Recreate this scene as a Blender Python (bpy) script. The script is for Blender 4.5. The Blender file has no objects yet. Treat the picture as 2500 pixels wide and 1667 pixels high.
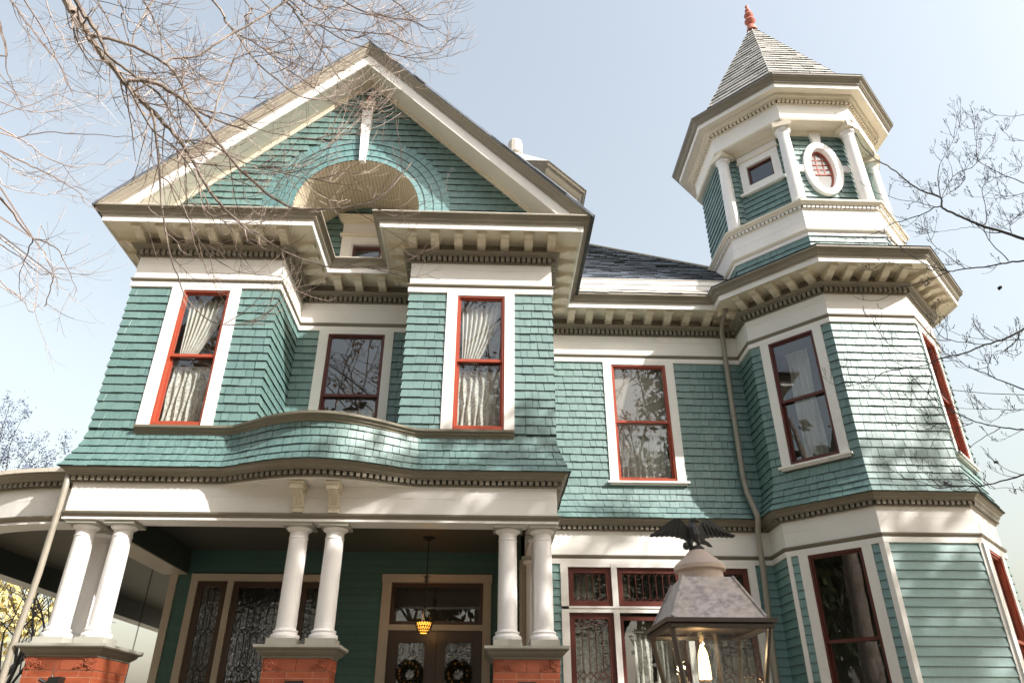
import bpy, bmesh, math, random
from mathutils import Vector, Matrix
random.seed(7)
R = math.radians
SC = bpy.context.scene
COL = SC.collection

# ------------------------------------------------------------------ camera, world, sun, exposure
CAM = Vector((1.1106, -9.4096, 1.6))
cam_d = bpy.data.cameras.new('camera'); cam = bpy.data.objects.new('camera', cam_d); COL.objects.link(cam)
cam_d.sensor_width = 36.0; cam_d.lens = 1765.65 / 2500 * 36
cam_d.clip_start = 0.05; cam_d.clip_end = 3000
AX = (Vector((0.99935268, -0.03593685, 0.00166474)), Vector((-0.01882957, -0.48307231, 0.87537797)),
      Vector((0.03065413, 0.87484266, 0.48343628)))
m3 = Matrix((AX[0], AX[1], -AX[2])).transposed()
cam.matrix_world = Matrix.Translation(CAM) @ m3.to_4x4()
SC.camera = cam
cam_d.dof.use_dof = True; cam_d.dof.focus_distance = 11.0; cam_d.dof.aperture_fstop = 8.0

SUN = Vector((0.647, -0.463, 0.606)).normalized()
w = bpy.data.worlds.new('World'); SC.world = w; w.use_nodes = True
nt = w.node_tree; nt.nodes.clear()
sky = nt.nodes.new('ShaderNodeTexSky'); sky.sky_type = 'NISHITA'; sky.sun_disc = False
sky.sun_elevation = math.asin(SUN.z); sky.sun_rotation = math.atan2(SUN.x, SUN.y)
sky.air_density = 2.1; sky.dust_density = 6.0; sky.ozone_density = 1.5; sky.altitude = 100
bg = nt.nodes.new('ShaderNodeBackground'); bg.inputs['Strength'].default_value = 0.15
wo = nt.nodes.new('ShaderNodeOutputWorld')
hsv = nt.nodes.new('ShaderNodeHueSaturation'); hsv.inputs['Saturation'].default_value = .52
nt.links.new(sky.outputs[0], hsv.inputs['Color']); nt.links.new(hsv.outputs[0], bg.inputs[0]); nt.links.new(bg.outputs[0], wo.inputs[0])
sun_d = bpy.data.lights.new('sun', 'SUN'); sun_d.energy = 4.0; sun_d.angle = R(0.53); sun_d.color = (1.0, 0.965, 0.91)
sun = bpy.data.objects.new('sun', sun_d); COL.objects.link(sun)
sun.rotation_euler = (-SUN).to_track_quat('-Z', 'Y').to_euler(); sun.location = (20, -14, 19)
SC.view_settings.view_transform = 'Standard'; SC.view_settings.look = 'None'
SC.view_settings.exposure = 0.95; SC.view_settings.gamma = 1.0
try:
    SC.cycles.max_bounces = 8; SC.cycles.transparent_max_bounces = 16; SC.cycles.caustics_reflective = False
except Exception: pass

# ------------------------------------------------------------------ materials
def newmat(name):
    m = bpy.data.materials.new(name); m.use_nodes = True
    return m, m.node_tree, m.node_tree.nodes['Principled BSDF']
def N(nt, t, **k):
    n = nt.nodes.new(t)
    for a, b in k.items():
        if a in n.inputs: n.inputs[a].default_value = b
        else: setattr(n, a, b)
    return n
def mixc(nt, fac, a, b, mode='MIX'):
    n = nt.nodes.new('ShaderNodeMix'); n.data_type = 'RGBA'; n.blend_type = mode
    for s, v in ((n.inputs[0], fac), (n.inputs[6], a), (n.inputs[7], b)):
        if hasattr(v, 'is_linked') or hasattr(v, 'links'): nt.links.new(v, s)
        elif isinstance(v, (int, float)): s.default_value = v
        else: s.default_value = (*v, 1)
    return n.outputs[2]
def ramp(nt, src, p0, p1, c0=(0, 0, 0), c1=(1, 1, 1)):
    n = nt.nodes.new('ShaderNodeValToRGB'); n.color_ramp.elements[0].position = p0; n.color_ramp.elements[1].position = p1
    n.color_ramp.elements[0].color = (*c0, 1); n.color_ramp.elements[1].color = (*c1, 1)
    nt.links.new(src, n.inputs[0]); return n.outputs[0]
def noise(nt, scale, detail=3, vec=None, rough=0.55):
    n = N(nt, 'ShaderNodeTexNoise'); n.inputs['Scale'].default_value = scale; n.inputs['Detail'].default_value = detail
    n.inputs['Roughness'].default_value = rough
    if vec is not None: nt.links.new(vec, n.inputs['Vector'])
    return n.outputs[0]
def geo_pos(nt): return N(nt, 'ShaderNodeNewGeometry').outputs['Position']
def scaled(nt, v, s):
    m = N(nt, 'ShaderNodeMapping'); m.inputs['Scale'].default_value = s; nt.links.new(v, m.inputs[0]); return m.outputs[0]
def bump(nt, bs, h, strength, dist=0.01):
    b = N(nt, 'ShaderNodeBump'); b.inputs['Strength'].default_value = strength; b.inputs['Distance'].default_value = dist
    nt.links.new(h, b.inputs['Height']); nt.links.new(b.outputs[0], bs.inputs['Normal'])

def paint(name, col, rough=0.5, var=0.12, dirt=0.25, grain=(6, 6, 6), spec=0.5, dirtcol=None, chips=0):
    m, nt, bs = newmat(name); p = geo_pos(nt)
    n1 = noise(nt, 1.3, 4, p); n2 = noise(nt, 9, 5, scaled(nt, p, grain))
    dark = tuple(c * (1 - var) for c in col); lite = tuple(min(1, c * (1 + var * .6)) for c in col)
    c = mixc(nt, ramp(nt, n1, .3, .7), dark, lite)
    dc = dirtcol or tuple(x * y for x, y in zip(col, (.62, .57, .5)))
    c = mixc(nt, ramp(nt, n2, .55, .8, (0, 0, 0), (dirt, dirt, dirt)), c, dc)
    if chips:
        n3 = noise(nt, 38, 3, scaled(nt, p, (.5, .5, 1.4)))
        c = mixc(nt, ramp(nt, n3, .71 - chips * .05, .74 - chips * .05), c, (.16, .13, .10))
    nt.links.new(c, bs.inputs['Base Color']); bs.inputs['Roughness'].default_value = rough
    bs.inputs['Specular IOR Level'].default_value = spec
    bump(nt, bs, n2, .12, .004)
    return m
def shingle_mat(name, c0, c1, rough=.55, spec=1.0, streak=1.0):
    m, nt, bs = newmat(name); p = geo_pos(nt)
    g = N(nt, 'ShaderNodeNewGeometry').outputs['Random Per Island']
    c = mixc(nt, g, c0, c1)
    ns = noise(nt, 7, 4, scaled(nt, p, (4.5, 4.5, .5)))
    c = mixc(nt, ramp(nt, ns, .35, .75, (0, 0, 0), (.5 * streak,) * 3), c, tuple(x * .72 for x in c0))
    nb = noise(nt, .9, 3, p)
    c = mixc(nt, ramp(nt, nb, .45, .75, (0, 0, 0), (.3,) * 3), c, tuple(min(1, x * 1.25) for x in c1))
    nt.links.new(c, bs.inputs['Base Color'])
    r = ramp(nt, ns, .2, .8, (rough - .08,) * 3, (rough + .15,) * 3); nt.links.new(r, bs.inputs['Roughness'])
    bs.inputs['Specular IOR Level'].default_value = spec
    bs.inputs['Coat Weight'].default_value = .4; bs.inputs['Coat Roughness'].default_value = rough - .05; bs.inputs['Coat IOR'].default_value = 1.55
    bump(nt, bs, noise(nt, 16, 4, scaled(nt, p, (6, 6, .35))), .3, .004)
    return m
TEAL0, TEAL1 = (.082, .172, .162), (.125, .228, .21)
M = {}
M['shingle'] = shingle_mat('painted teal shingle', TEAL0, TEAL1)
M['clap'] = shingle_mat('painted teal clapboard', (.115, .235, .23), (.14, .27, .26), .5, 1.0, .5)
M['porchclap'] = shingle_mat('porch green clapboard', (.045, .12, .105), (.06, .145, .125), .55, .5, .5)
M['cream'] = paint('cream trim paint', (.81, .785, .75), .48, .06, .22, (1, 1, 5))
M['soffit'] = paint('tan soffit paint', (.78, .71, .58), .55, .08, .3)
M['bracket'] = paint('tan bracket paint', (.74, .67, .54), .5, .08, .35)
M['taupe'] = paint('taupe moulding paint', (.215, .19, .145), .42, .15, .45, (1, 1, 8), chips=0)
M['crown'] = paint('weathered taupe crown paint', (.25, .22, .17), .45, .2, .5, (2, 2, 9))
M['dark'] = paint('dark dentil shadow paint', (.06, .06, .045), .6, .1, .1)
M['red'] = paint('brick red sash paint', (.36, .068, .035), .36, .1, .3)
M['shade_maroon'] = paint('maroon sash paint', (.10, .02, .013), .4, .1, .3)  # the red sash paint again, darkened for windows in shade
M['column'] = paint('white column paint', (.84, .82, .81), .42, .06, .4, (9, 9, .35), dirtcol=(.60, .59, .62))
M['plinth'] = paint('grey stone cap paint', (.19, .182, .145), .5, .15, .5)
M['captop'] = paint('grey plinth paint', (.42, .41, .36), .5, .12, .4)
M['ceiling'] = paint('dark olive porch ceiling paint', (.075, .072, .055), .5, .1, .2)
M['beam'] = paint('deep shade beam paint', (.045, .055, .05), .5, .1, .2)  # deep shade of the inner beam sides, painted in as colour
M['tanbeam'] = paint('tan beam underside paint', (.52, .44, .35), .5, .1, .4, (8, .6, 8))
M['door'] = paint('dark brown door varnish', (.07, .038, .022), .3, .15, .3)
M['iron'] = paint('black cast iron', (.012, .013, .012), .45, .2, .2)
M['gutter'] = paint('taupe downspout metal', (.30, .27, .22), .38, .1, .35)
M['terra'] = paint('terracotta red finial', (.42, .13, .09), .55, .15, .4)
M['panelwhite'] = paint('white keystone paint', (.84, .83, .82), .45, .05, .2)
M['butt'] = paint('shadow dark shingle underside', (.030, .034, .026), .8, .2, .2)  # shadow and dirt below shingle and slate courses, put into the colour
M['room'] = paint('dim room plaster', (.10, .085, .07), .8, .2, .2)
M['shade'] = paint('brown roller shade cloth', (.30, .26, .22), .8, .08, .2)

def slate(name, c0, c1, rough=.45):
    m, nt, bs = newmat(name); p = geo_pos(nt)
    g = N(nt, 'ShaderNodeNewGeometry').outputs['Random Per Island']
    c = mixc(nt, g, c0, c1)
    n = noise(nt, 14, 5, p); c = mixc(nt, ramp(nt, n, .5, .8, (0,) * 3, (.5,) * 3), c, tuple(x * .7 for x in c0))
    nt.links.new(c, bs.inputs['Base Color']); bs.inputs['Roughness'].default_value = rough
    bump(nt, bs, n, .3, .006); return m
M['slate'] = slate('blue grey roof slate', (.13, .15, .19), (.20, .225, .27))
M['spireslate'] = slate('weathered pale grey slate', (.31, .295, .27), (.47, .45, .41), .5)
M['shake'] = slate('pale weathered roof shingle', (.40, .36, .31), (.58, .54, .48), .6)

def brick_mat():
    m, nt, bs = newmat('glazed red brick'); p = geo_pos(nt)
    sx = N(nt, 'ShaderNodeSeparateXYZ'); nt.links.new(p, sx.inputs[0])
    a = N(nt, 'ShaderNodeMath', operation='ADD'); nt.links.new(sx.outputs[0], a.inputs[0]); nt.links.new(sx.outputs[1], a.inputs[1])
    z = N(nt, 'ShaderNodeMath', operation='SUBTRACT'); nt.links.new(sx.outputs[2], z.inputs[0]); z.inputs[1].default_value = 2.313 - .0715 * 24
    cb = N(nt, 'ShaderNodeCombineXYZ'); nt.links.new(a.outputs[0], cb.inputs[0]); nt.links.new(z.outputs[0], cb.inputs[1])
    b = N(nt, 'ShaderNodeTexBrick'); nt.links.new(cb.outputs[0], b.inputs['Vector'])
    b.inputs['Scale'].default_value = 1; b.inputs['Brick Width'].default_value = .30; b.inputs['Row Height'].default_value = .0715
    b.inputs['Mortar Size'].default_value = .0035; b.inputs['Mortar Smooth'].default_value = .3
    b.inputs['Color1'].default_value = (.36, .085, .035, 1); b.inputs['Color2'].default_value = (.28, .065, .03, 1); b.inputs['Mortar'].default_value = (.42, .24, .17, 1)
    n = noise(nt, 11, 4, p)
    c = mixc(nt, ramp(nt, n, .5, .75, (0,) * 3, (.6,) * 3), b.outputs['Color'], (.47, .15, .075))
    n2 = noise(nt, 3, 4, p); c = mixc(nt, ramp(nt, n2, .5, .8, (0,) * 3, (.6,) * 3), c, (.14, .035, .02))
    nt.links.new(c, bs.inputs['Base Color']); bs.inputs['Roughness'].default_value = .4
    bump(nt, bs, b.outputs['Fac'], -.4, .004); return m
M['brick'] = brick_mat()
M['terrapanel'] = paint('carved red terracotta', (.33, .085, .04), .5, .15, .4)

def glass_mat(name, refl=1.0, tint=(.9, .93, .92), wav=.02, wscale=3.0):
    m, nt, bs = newmat(name); nt.nodes.remove(bs); out = nt.nodes['Material Output']
    tr = N(nt, 'ShaderNodeBsdfTransparent'); tr.inputs[0].default_value = (*tint, 1)
    gl = N(nt, 'ShaderNodeBsdfGlossy'); gl.inputs['Roughness'].default_value = 0.0; gl.inputs[0].default_value = (.95, .97, 1, 1)
    ge = N(nt, 'ShaderNodeNewGeometry'); dt = N(nt, 'ShaderNodeVectorMath', operation='DOT_PRODUCT')
    nt.links.new(ge.outputs['Normal'], dt.inputs[0]); nt.links.new(ge.outputs['Incoming'], dt.inputs[1])
    ab = N(nt, 'ShaderNodeMath', operation='ABSOLUTE'); nt.links.new(dt.outputs['Value'], ab.inputs[0])
    om = N(nt, 'ShaderNodeMath', operation='SUBTRACT'); om.inputs[0].default_value = 1.0; nt.links.new(ab.outputs[0], om.inputs[1])
    pw = N(nt, 'ShaderNodeMath', operation='POWER'); nt.links.new(om.outputs[0], pw.inputs[0]); pw.inputs[1].default_value = 5.0
    ml = N(nt, 'ShaderNodeMath', operation='MULTIPLY_ADD'); nt.links.new(pw.outputs[0], ml.inputs[0]); ml.inputs[1].default_value = .9; ml.inputs[2].default_value = .10 * refl
    ml.use_clamp = True      # Schlick reflectance of the two faces of a pane, same from both sides
    n = noise(nt, wscale, 2, geo_pos(nt)); b = N(nt, 'ShaderNodeBump'); b.inputs['Strength'].default_value = wav; b.inputs['Distance'].default_value = .05
    nt.links.new(n, b.inputs['Height']); nt.links.new(b.outputs[0], gl.inputs['Normal'])
    mx = N(nt, 'ShaderNodeMixShader'); nt.links.new(ml.outputs[0], mx.inputs[0]); nt.links.new(tr.outputs[0], mx.inputs[1]); nt.links.new(gl.outputs[0], mx.inputs[2])
    nt.links.new(mx.outputs[0], out.inputs[0]); return m
M['glass'] = glass_mat('old window glass', 1.25, wav=.012, wscale=1.6)
M['leaded'] = glass_mat('wavy leaded glass', 1.3, (.55, .57, .54), .10, 12)
M['lampglass'] = glass_mat('thin lantern glass', .55, (.93, .94, .92), .08, 18)
def lace(name, dens, scale):
    m, nt, bs = newmat(name); out = nt.nodes['Material Output']
    bs.inputs['Base Color'].default_value = (.80, .77, .71, 1); bs.inputs['Roughness'].default_value = .9
    tl = N(nt, 'ShaderNodeBsdfTranslucent'); tl.inputs[0].default_value = (.8, .77, .7, 1)
    m1 = N(nt, 'ShaderNodeMixShader'); m1.inputs[0].default_value = .35; nt.links.new(bs.outputs[0], m1.inputs[1]); nt.links.new(tl.outputs[0], m1.inputs[2])
    tr = N(nt, 'ShaderNodeBsdfTransparent')
    uv = N(nt, 'ShaderNodeTexCoord').outputs['UV']
    v = N(nt, 'ShaderNodeTexVoronoi'); v.inputs['Scale'].default_value = scale; nt.links.new(uv, v.inputs['Vector'])
    k = ramp(nt, v.outputs['Distance'], .25, .5, (dens, dens, dens), (1, 1, 1))
    mx = N(nt, 'ShaderNodeMixShader'); nt.links.new(k, mx.inputs[0]); nt.links.new(tr.outputs[0], mx.inputs[1]); nt.links.new(m1.outputs[0], mx.inputs[2])
    nt.links.new(mx.outputs[0], out.inputs[0]); return m
M['lace'] = lace('white lace', .62, 26)
M['sheer'] = lace('white sheer', .86, 60)
def emit(name, col, s):
    m, nt, bs = newmat(name); bs.inputs['Base Color'].default_value = (*col, 1)
    bs.inputs['Emission Color'].default_value = (*col, 1); bs.inputs['Emission Strength'].default_value = s; return m
M['mantle'] = emit('glowing lamp mantle', (1, .66, .30), 4.0)
M['amber'] = emit('amber lit glass', (1, .42, .05), 1.6)
def metal_patina():
    m, nt, bs = newmat('oxidised copper roof'); p = geo_pos(nt)
    n = noise(nt, 26, 6, scaled(nt, p, (1, 1, 1.6)), .7); n2 = noise(nt, 9, 4, p)
    c = mixc(nt, ramp(nt, n, .42, .62), (.48, .43, .43), (.24, .215, .225))
    c = mixc(nt, ramp(nt, n2, .45, .7, (0,) * 3, (.7,) * 3), c, (.55, .47, .41))
    nt.links.new(c, bs.inputs['Base Color']); bs.inputs['Roughness'].default_value = .55; bs.inputs['Metallic'].default_value = .15
    bump(nt, bs, n, .15, .003); return m
M['patina'] = metal_patina()
M['capmetal'] = paint('pale pinkish lantern cap metal', (.55, .43, .36), .5, .12, .5)
M['bronze'] = paint('dark bronze frame', (.055, .042, .032), .35, .25, .4)
def leafm(name, c0, c1):
    m, nt, bs = newmat(name); g = N(nt, 'ShaderNodeNewGeometry').outputs['Random Per Island']
    nt.links.new(mixc(nt, g, c0, c1), bs.inputs['Base Color']); bs.inputs['Roughness'].default_value = .6
    return m
def bark(name, c0, c1, sc=9):
    m, nt, bs = newmat(name); p = geo_pos(nt)
    n = noise(nt, sc, 5, scaled(nt, p, (1, 1, .35))); n2 = noise(nt, 45, 3, p)
    c = mixc(nt, ramp(nt, n, .35, .65), c0, c1); c = mixc(nt, ramp(nt, n2, .55, .75, (0,) * 3, (.5,) * 3), c, tuple(x * .55 for x in c0))
    nt.links.new(c, bs.inputs['Base Color']); bs.inputs['Roughness'].default_value = .75; bump(nt, bs, n, .4, .01); return m
M['bark'] = bark('grey brown bark', (.10, .078, .065), (.30, .245, .205))
M['twig'] = leafm('reddish twig bark', (.07, .042, .035), (.62, .50, .43))
M['dogbark'] = bark('shade dark dogwood bark', (.035, .032, .03), (.07, .062, .058))  # unlit look of the dogwood limbs put into the bark colour
M['oakbark'] = bark('furrowed oak bark', (.13, .10, .08), (.26, .21, .17), 14)
M['leaf_orange'] = leafm('dry orange leaf', (.30, .13, .03), (.42, .24, .06))
M['leaf_yellow'] = leafm('pale yellow leaf', (.50, .40, .12), (.65, .55, .25))
M['leaf_green'] = leafm('dark evergreen leaf', (.035, .06, .02), (.08, .10, .035))
M['seed'] = leafm('dusky seed cluster', (.10, .13, .22), (.16, .18, .28))
M['deadleaf'] = leafm('dark curled leaf', (.03, .02, .015), (.05, .03, .02))
M['wreath'] = leafm('dark wreath greenery', (.02, .035, .015), (.06, .045, .02))
def ground_mat(name, c0, c1, sc):
    m, nt, bs = newmat(name); p = geo_pos(nt); n = noise(nt, sc, 6, p)
    nt.links.new(mixc(nt, ramp(nt, n, .35, .65), c0, c1), bs.inputs['Base Color']); bs.inputs['Roughness'].default_value = .9; return m
M['lawn'] = ground_mat('leaf strewn lawn', (.20, .175, .12), (.36, .30, .22), 1.2)
M['paving'] = ground_mat('pale paving', (.45, .42, .37), (.55, .51, .45), 3)

# ------------------------------------------------------------------ mesh helpers
ORG = {}
class MB:
    def __init__(s): s.v = []; s.f = []; s.m = []; s.uv = None; s.mi = 0
    def quad(s, a, b, c, d): s.poly((a, b, c, d))
    def poly(s, pts):
        n = len(s.v); s.v += [tuple(p) for p in pts]; s.f.append(tuple(range(n, n + len(pts)))); s.m.append(s.mi)
    def solid(s, vs, fs):
        n = len(s.v); s.v += [tuple(p) for p in vs]
        for f in fs: s.f.append(tuple(i + n for i in f)); s.m.append(s.mi)
    def wedge(s, c):   # one shingle: face, underside with shadow in its colour (2nd material), two edges
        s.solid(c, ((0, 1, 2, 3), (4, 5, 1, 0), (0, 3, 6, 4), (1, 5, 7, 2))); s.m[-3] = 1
    def box8(s, c):  # c: 8 corners 0-3 bottom loop, 4-7 top loop
        s.solid(c, ((3, 2, 1, 0), (4, 5, 6, 7), (0, 1, 5, 4), (1, 2, 6, 5), (2, 3, 7, 6), (3, 0, 4, 7)))
    def box(s, x0, x1, y0, y1, z0, z1):
        s.box8([(x0, y0, z0), (x1, y0, z0), (x1, y1, z0), (x0, y1, z0), (x0, y0, z1), (x1, y0, z1), (x1, y1, z1), (x0, y1, z1)])
    def tube(s, pts, rad, n=6, cap=True):
        pts = [Vector(p) for p in pts]
        if len(pts) < 2: return
        if not hasattr(rad, '__len__'): rad = [rad] * len(pts)
        base = len(s.v); up = None
        for i, p in enumerate(pts):
            t = (pts[min(i + 1, len(pts) - 1)] - pts[max(i - 1, 0)])
            if t.length < 1e-9: t = Vector((0, 0, 1))
            t.normalize()
            if up is None: up = t.orthogonal().normalized()
            u = (up - t * up.dot(t))
            u = u.normalized() if u.length > 1e-6 else t.orthogonal().normalized()
            up = u; q = t.cross(u)
            for k in range(n):
                a = 2 * math.pi * k / n; s.v.append(tuple(p + (u * math.cos(a) + q * math.sin(a)) * rad[i]))
        for i in range(len(pts) - 1):
            for k in range(n):
                a = base + i * n + k; b = base + i * n + (k + 1) % n
                s.f.append((a, b, b + n, a + n)); s.m.append(s.mi)
        if cap:
            s.f.append(tuple(base + k for k in range(n))[::-1]); s.m.append(s.mi)
            e = base + (len(pts) - 1) * n; s.f.append(tuple(e + k for k in range(n))); s.m.append(s.mi)
    def lathe(s, prof, c=(0, 0, 0), n=24):
        base = len(s.v); c = Vector(c)
        for r, z in prof:
            for k in range(n):
                a = 2 * math.pi * k / n; s.v.append((c.x + r * math.cos(a), c.y + r * math.sin(a), c.z + z))
        for i in range(len(prof) - 1):
            for k in range(n):
                a = base + i * n + k; b = base + i * n + (k + 1) % n
                s.f.append((a, b, b + n, a + n)); s.m.append(s.mi)
        s.f.append(tuple(base + k for k in range(n))[::-1]); s.m.append(s.mi)
        e = base + (len(prof) - 1) * n; s.f.append(tuple(e + k for k in range(n))); s.m.append(s.mi)
    def prism(s, outline, f0, f1):  # outline 2d pts; f0,f1 map 2d->3d for the two ends
        n = len(outline); a = [f0(*p) for p in outline]; b = [f1(*p) for p in outline]
        s.solid(a + b, [tuple(range(n))[::-1], tuple(range(n, 2 * n))] + [(i, (i + 1) % n, (i + 1) % n + n, i + n) for i in range(n)])
    def build(s, name, mat, parent=None, smooth=False, loc=None, fix=True):
        me = bpy.data.meshes.new(name); o0 = ORG[parent.name] if parent else Vector((0, 0, 0))
        if loc is not None: o0 = Vector(loc)
        me.from_pydata([(x - o0.x, y - o0.y, z - o0.z) for x, y, z in s.v], [], s.f)
        mats = mat if isinstance(mat, (list, tuple)) else [mat]
        for mm in mats: me.materials.append(mm)
        if len(mats) > 1: me.polygons.foreach_set('material_index', s.m)
        if s.uv:
            l = me.uv_layers.new(name='UVMap')
            for p in me.polygons:
                for li in p.loop_indices: l.data[li].uv = s.uv[me.loops[li].vertex_index]
        me.update()
        if fix:
            bm = bmesh.new(); bm.from_mesh(me); bmesh.ops.recalc_face_normals(bm, faces=bm.faces); bm.to_mesh(me); bm.free()
        if smooth:
            me.polygons.foreach_set('use_smooth', [True] * len(me.polygons))
            try: me.set_sharp_from_angle(angle=R(40))
            except Exception: pass
        o = bpy.data.objects.new(name, me); COL.objects.link(o)
        if parent:
            o.parent = parent; o.location = o0 - ORG[parent.name]; ORG[o.name] = o0.copy()
        else: ORG[o.name] = Vector((0, 0, 0))
        return o
def top_mesh(mb, name, mat, loc, label, cat, group=None, smooth=False):
    o = mb.build(name, mat, None, smooth, loc=loc); o.location = loc; ORG[o.name] = Vector(loc); return tag(o, label, cat, group)
def tag(o, label=None, cat=None, group=None, kind=None):
    if label: o['label'] = label
    if cat: o['category'] = cat
    if group: o['group'] = group
    if kind: o['kind'] = kind
    return o
def thing(name, loc, label, cat, group=None):
    o = bpy.data.objects.new(name, None); COL.objects.link(o); o.location = loc; o.empty_display_size = .2
    ORG[o.name] = Vector(loc); return tag(o, label, cat, group)
def place_copy(src, parent, loc, rotz=0):
    """a copy of part `src` (mesh modelled round its own origin) under `parent`, world position loc"""
    c = src.copy(); COL.objects.link(c); c.parent = parent; c.location = Vector(loc) - ORG[parent.name]; c.rotation_euler = (0, 0, rotz)
    ORG[c.name] = Vector(loc)
    for ch in list(src.children):
        d = ch.copy(); COL.objects.link(d); d.parent = c; ORG[d.name] = Vector(loc)
    return c

# ------------------------------------------------------------------ path tools
def miter(V, closed=False):
    out = []
    for i, p in enumerate(V):
        ns = []
        for a, b in ((i - 1, i), (i, i + 1)):
            if a < 0 or b >= len(V): continue
            dx, dy = V[b][0] - V[a][0], V[b][1] - V[a][1]; l = math.hypot(dx, dy); ns.append((dy / l, -dx / l))
        if len(ns) == 1: out.append(ns[0])
        else:
            (ax, ay), (bx, by) = ns; k = 1 + ax * bx + ay * by
            out.append(((ax + bx) / k, (ay + by) / k))
    return out
def bumpf(x):
    u = (x + 1.12) / 1.30
    return (1 - u * u) ** 1.4 if abs(u) < 1 else 0.0
def sweep(mb, V, prof, MV=None, bumps=False):
    """prof: list of (d, z[, bump]) ; strip of quads along V"""
    MV = MV or miter(V)
    def P(i, pr):
        d, z = pr[0], pr[1]; b = pr[2] if len(pr) > 2 else 0
        x, y = V[i][0] + MV[i][0] * d, V[i][1] + MV[i][1] * d
        if b: y -= bumpf(V[i][0]) * b
        return (x, y, z)
    for i in range(len(V) - 1):
        if V[i] == V[i + 1]: continue
        for a, b in zip(prof[:-1], prof[1:]):
            mb.quad(P(i, a), P(i + 1, a), P(i + 1, b), P(i, b))
def dentils(mb, V, d0, d1, z0, z1, wd, pitch, MV=None, b=0, skip=()):
    MV = MV or miter(V); run = 0.0
    # walk along offset path
    pts = [Vector((V[i][0] + MV[i][0] * d0, V[i][1] + MV[i][1] * d0 - (bumpf(V[i][0]) * b if b else 0))) for i in range(len(V))]
    i = 0
    segs = []
    while i < len(pts) - 1:
        j = i + 1
        d = (pts[j] - pts[i]).normalized()
        segs.append((i, j)); i = j
    # merge nearly collinear segments into runs
    runs = []; cur = [0]
    for k in range(1, len(pts)):
        cur.append(k)
        if k == len(pts) - 1: runs.append(cur); break
        a = (pts[k] - pts[k - 1]); c = (pts[k + 1] - pts[k])
        if a.length > 1e-6 and c.length > 1e-6 and a.normalized().dot(c.normalized()) < .93: runs.append(cur); cur = [k]
    for rn in runs:
        P = [pts[k] for k in rn]; S = [0]
        for a, c in zip(P[:-1], P[1:]): S.append(S[-1] + (c - a).length)
        n = max(1, int(round(S[-1] / pitch))); st = S[-1] / n
        for k in range(n):
            s = (k + .5) * st; q = 0
            while q < len(S) - 2 and S[q + 1] < s: q += 1
            t = (s - S[q]) / max(1e-9, S[q + 1] - S[q]); c = P[q].lerp(P[q + 1], t); dr = (P[q + 1] - P[q]).normalized(); nn = Vector((dr.y, -dr.x))
            h = wd / 2; o = d1 - d0
            a = c - dr * h; e = c + dr * h; a2 = a + nn * o; e2 = e + nn * o; a3 = a - nn * .004; e3 = e - nn * .004
            mb.box8([(a3.x, a3.y, z0), (a2.x, a2.y, z0), (e2.x, e2.y, z0), (e3.x, e3.y, z0), (a3.x, a3.y, z1), (a2.x, a2.y, z1), (e2.x, e2.y, z1), (e3.x, e3.y, z1)])

def intervals(a, b, zb, zt, holes):
    out = [(a, b)]
    for s0, s1, h0, h1 in holes:
        if min(zt, h1) - max(zb, h0) < .3 * (zt - zb): continue
        nx = []
        for x, y in out:
            if s1 <= x or s0 >= y: nx.append((x, y)); continue
            if s0 > x: nx.append((x, s0))
            if s1 < y: nx.append((s1, y))
        out = nx
    return [(x, y) for x, y in out if y - x > .012]
def shingle_run(mb, V, MV, zs, ztop, flare=None, t=.021, wr=(.085, .17), gap=.0055, bamp=None, holes=(), boards=False, back=True):
    """one run of courses along V (zs: bottoms, top first). holes are (s0,s1,z0,z1) along the run"""
    flare = flare or (lambda z: 0.0)
    S = [0.0]
    for a, b in zip(V[:-1], V[1:]): S.append(S[-1] + math.hypot(b[0] - a[0], b[1] - a[1]))
    L = S[-1]
    def P(s, z, dd):
        q = 0
        while q < len(S) - 2 and S[q + 1] < s: q += 1
        k = (s - S[q]) / max(1e-9, S[q + 1] - S[q]); d = flare(z) + dd
        x0, y0 = V[q][0] + MV[q][0] * d, V[q][1] + MV[q][1] * d; x1, y1 = V[q + 1][0] + MV[q + 1][0] * d, V[q + 1][1] + MV[q + 1][1] * d
        x, y = x0 + (x1 - x0) * k, y0 + (y1 - y0) * k
        if bamp: bx = V[q][0] + (V[q + 1][0] - V[q][0]) * k; y -= bumpf(bx) * bamp(z)
        return (x, y, z)
    tops = [ztop] + list(zs[:-1])
    for zb, zt in zip(zs, tops):
        jb = random.uniform(-.003, .003)
        for (a, b) in intervals(0, L, zb, zt, holes):
            cuts = [a]; s = a
            while True:
                s += random.uniform(1.6, 3.2) if boards else random.choice((random.uniform(*wr), random.uniform(*wr), wr[1]))
                if s > b - wr[0] * .5: break
                cuts.append(s)
            cuts.append(b)
            for i in range(len(cuts) - 1):
                l, r = cuts[i], cuts[i + 1]
                gl = gap * random.uniform(.25, .8); gr = gap * random.uniform(.25, .8)
                l2 = l + (gl if i > 0 else 0); r2 = r - (gr if i < len(cuts) - 2 else 0)
                z0 = zb + jb + (0 if boards else random.uniform(-.004, .004)); th = t * (1 if boards else random.uniform(.8, 1.2))
                z1 = zt + .012; d1 = .0015
                nsub = 1
                if bamp: nsub = 2
                for q in range(nsub):
                    la = l2 + (r2 - l2) * q / nsub; ra = l2 + (r2 - l2) * (q + 1) / nsub
                    A, B, C, D = P(la, z0, th), P(ra, z0, th), P(ra, z1, d1), P(la, z1, d1); E_, F_ = P(la, z0, -.004), P(ra, z0, -.004)
                    G_, H_ = P(la, z1, -.004), P(ra, z1, -.004)
                    mb.wedge([A, B, C, D, E_, F_, G_, H_])
                if back:
                    mb.quad(P(l, zb - .01, -.005), P(r, zb - .01, -.005), P(r, zt + .01, -.005), P(l, zt + .01, -.005))
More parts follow.
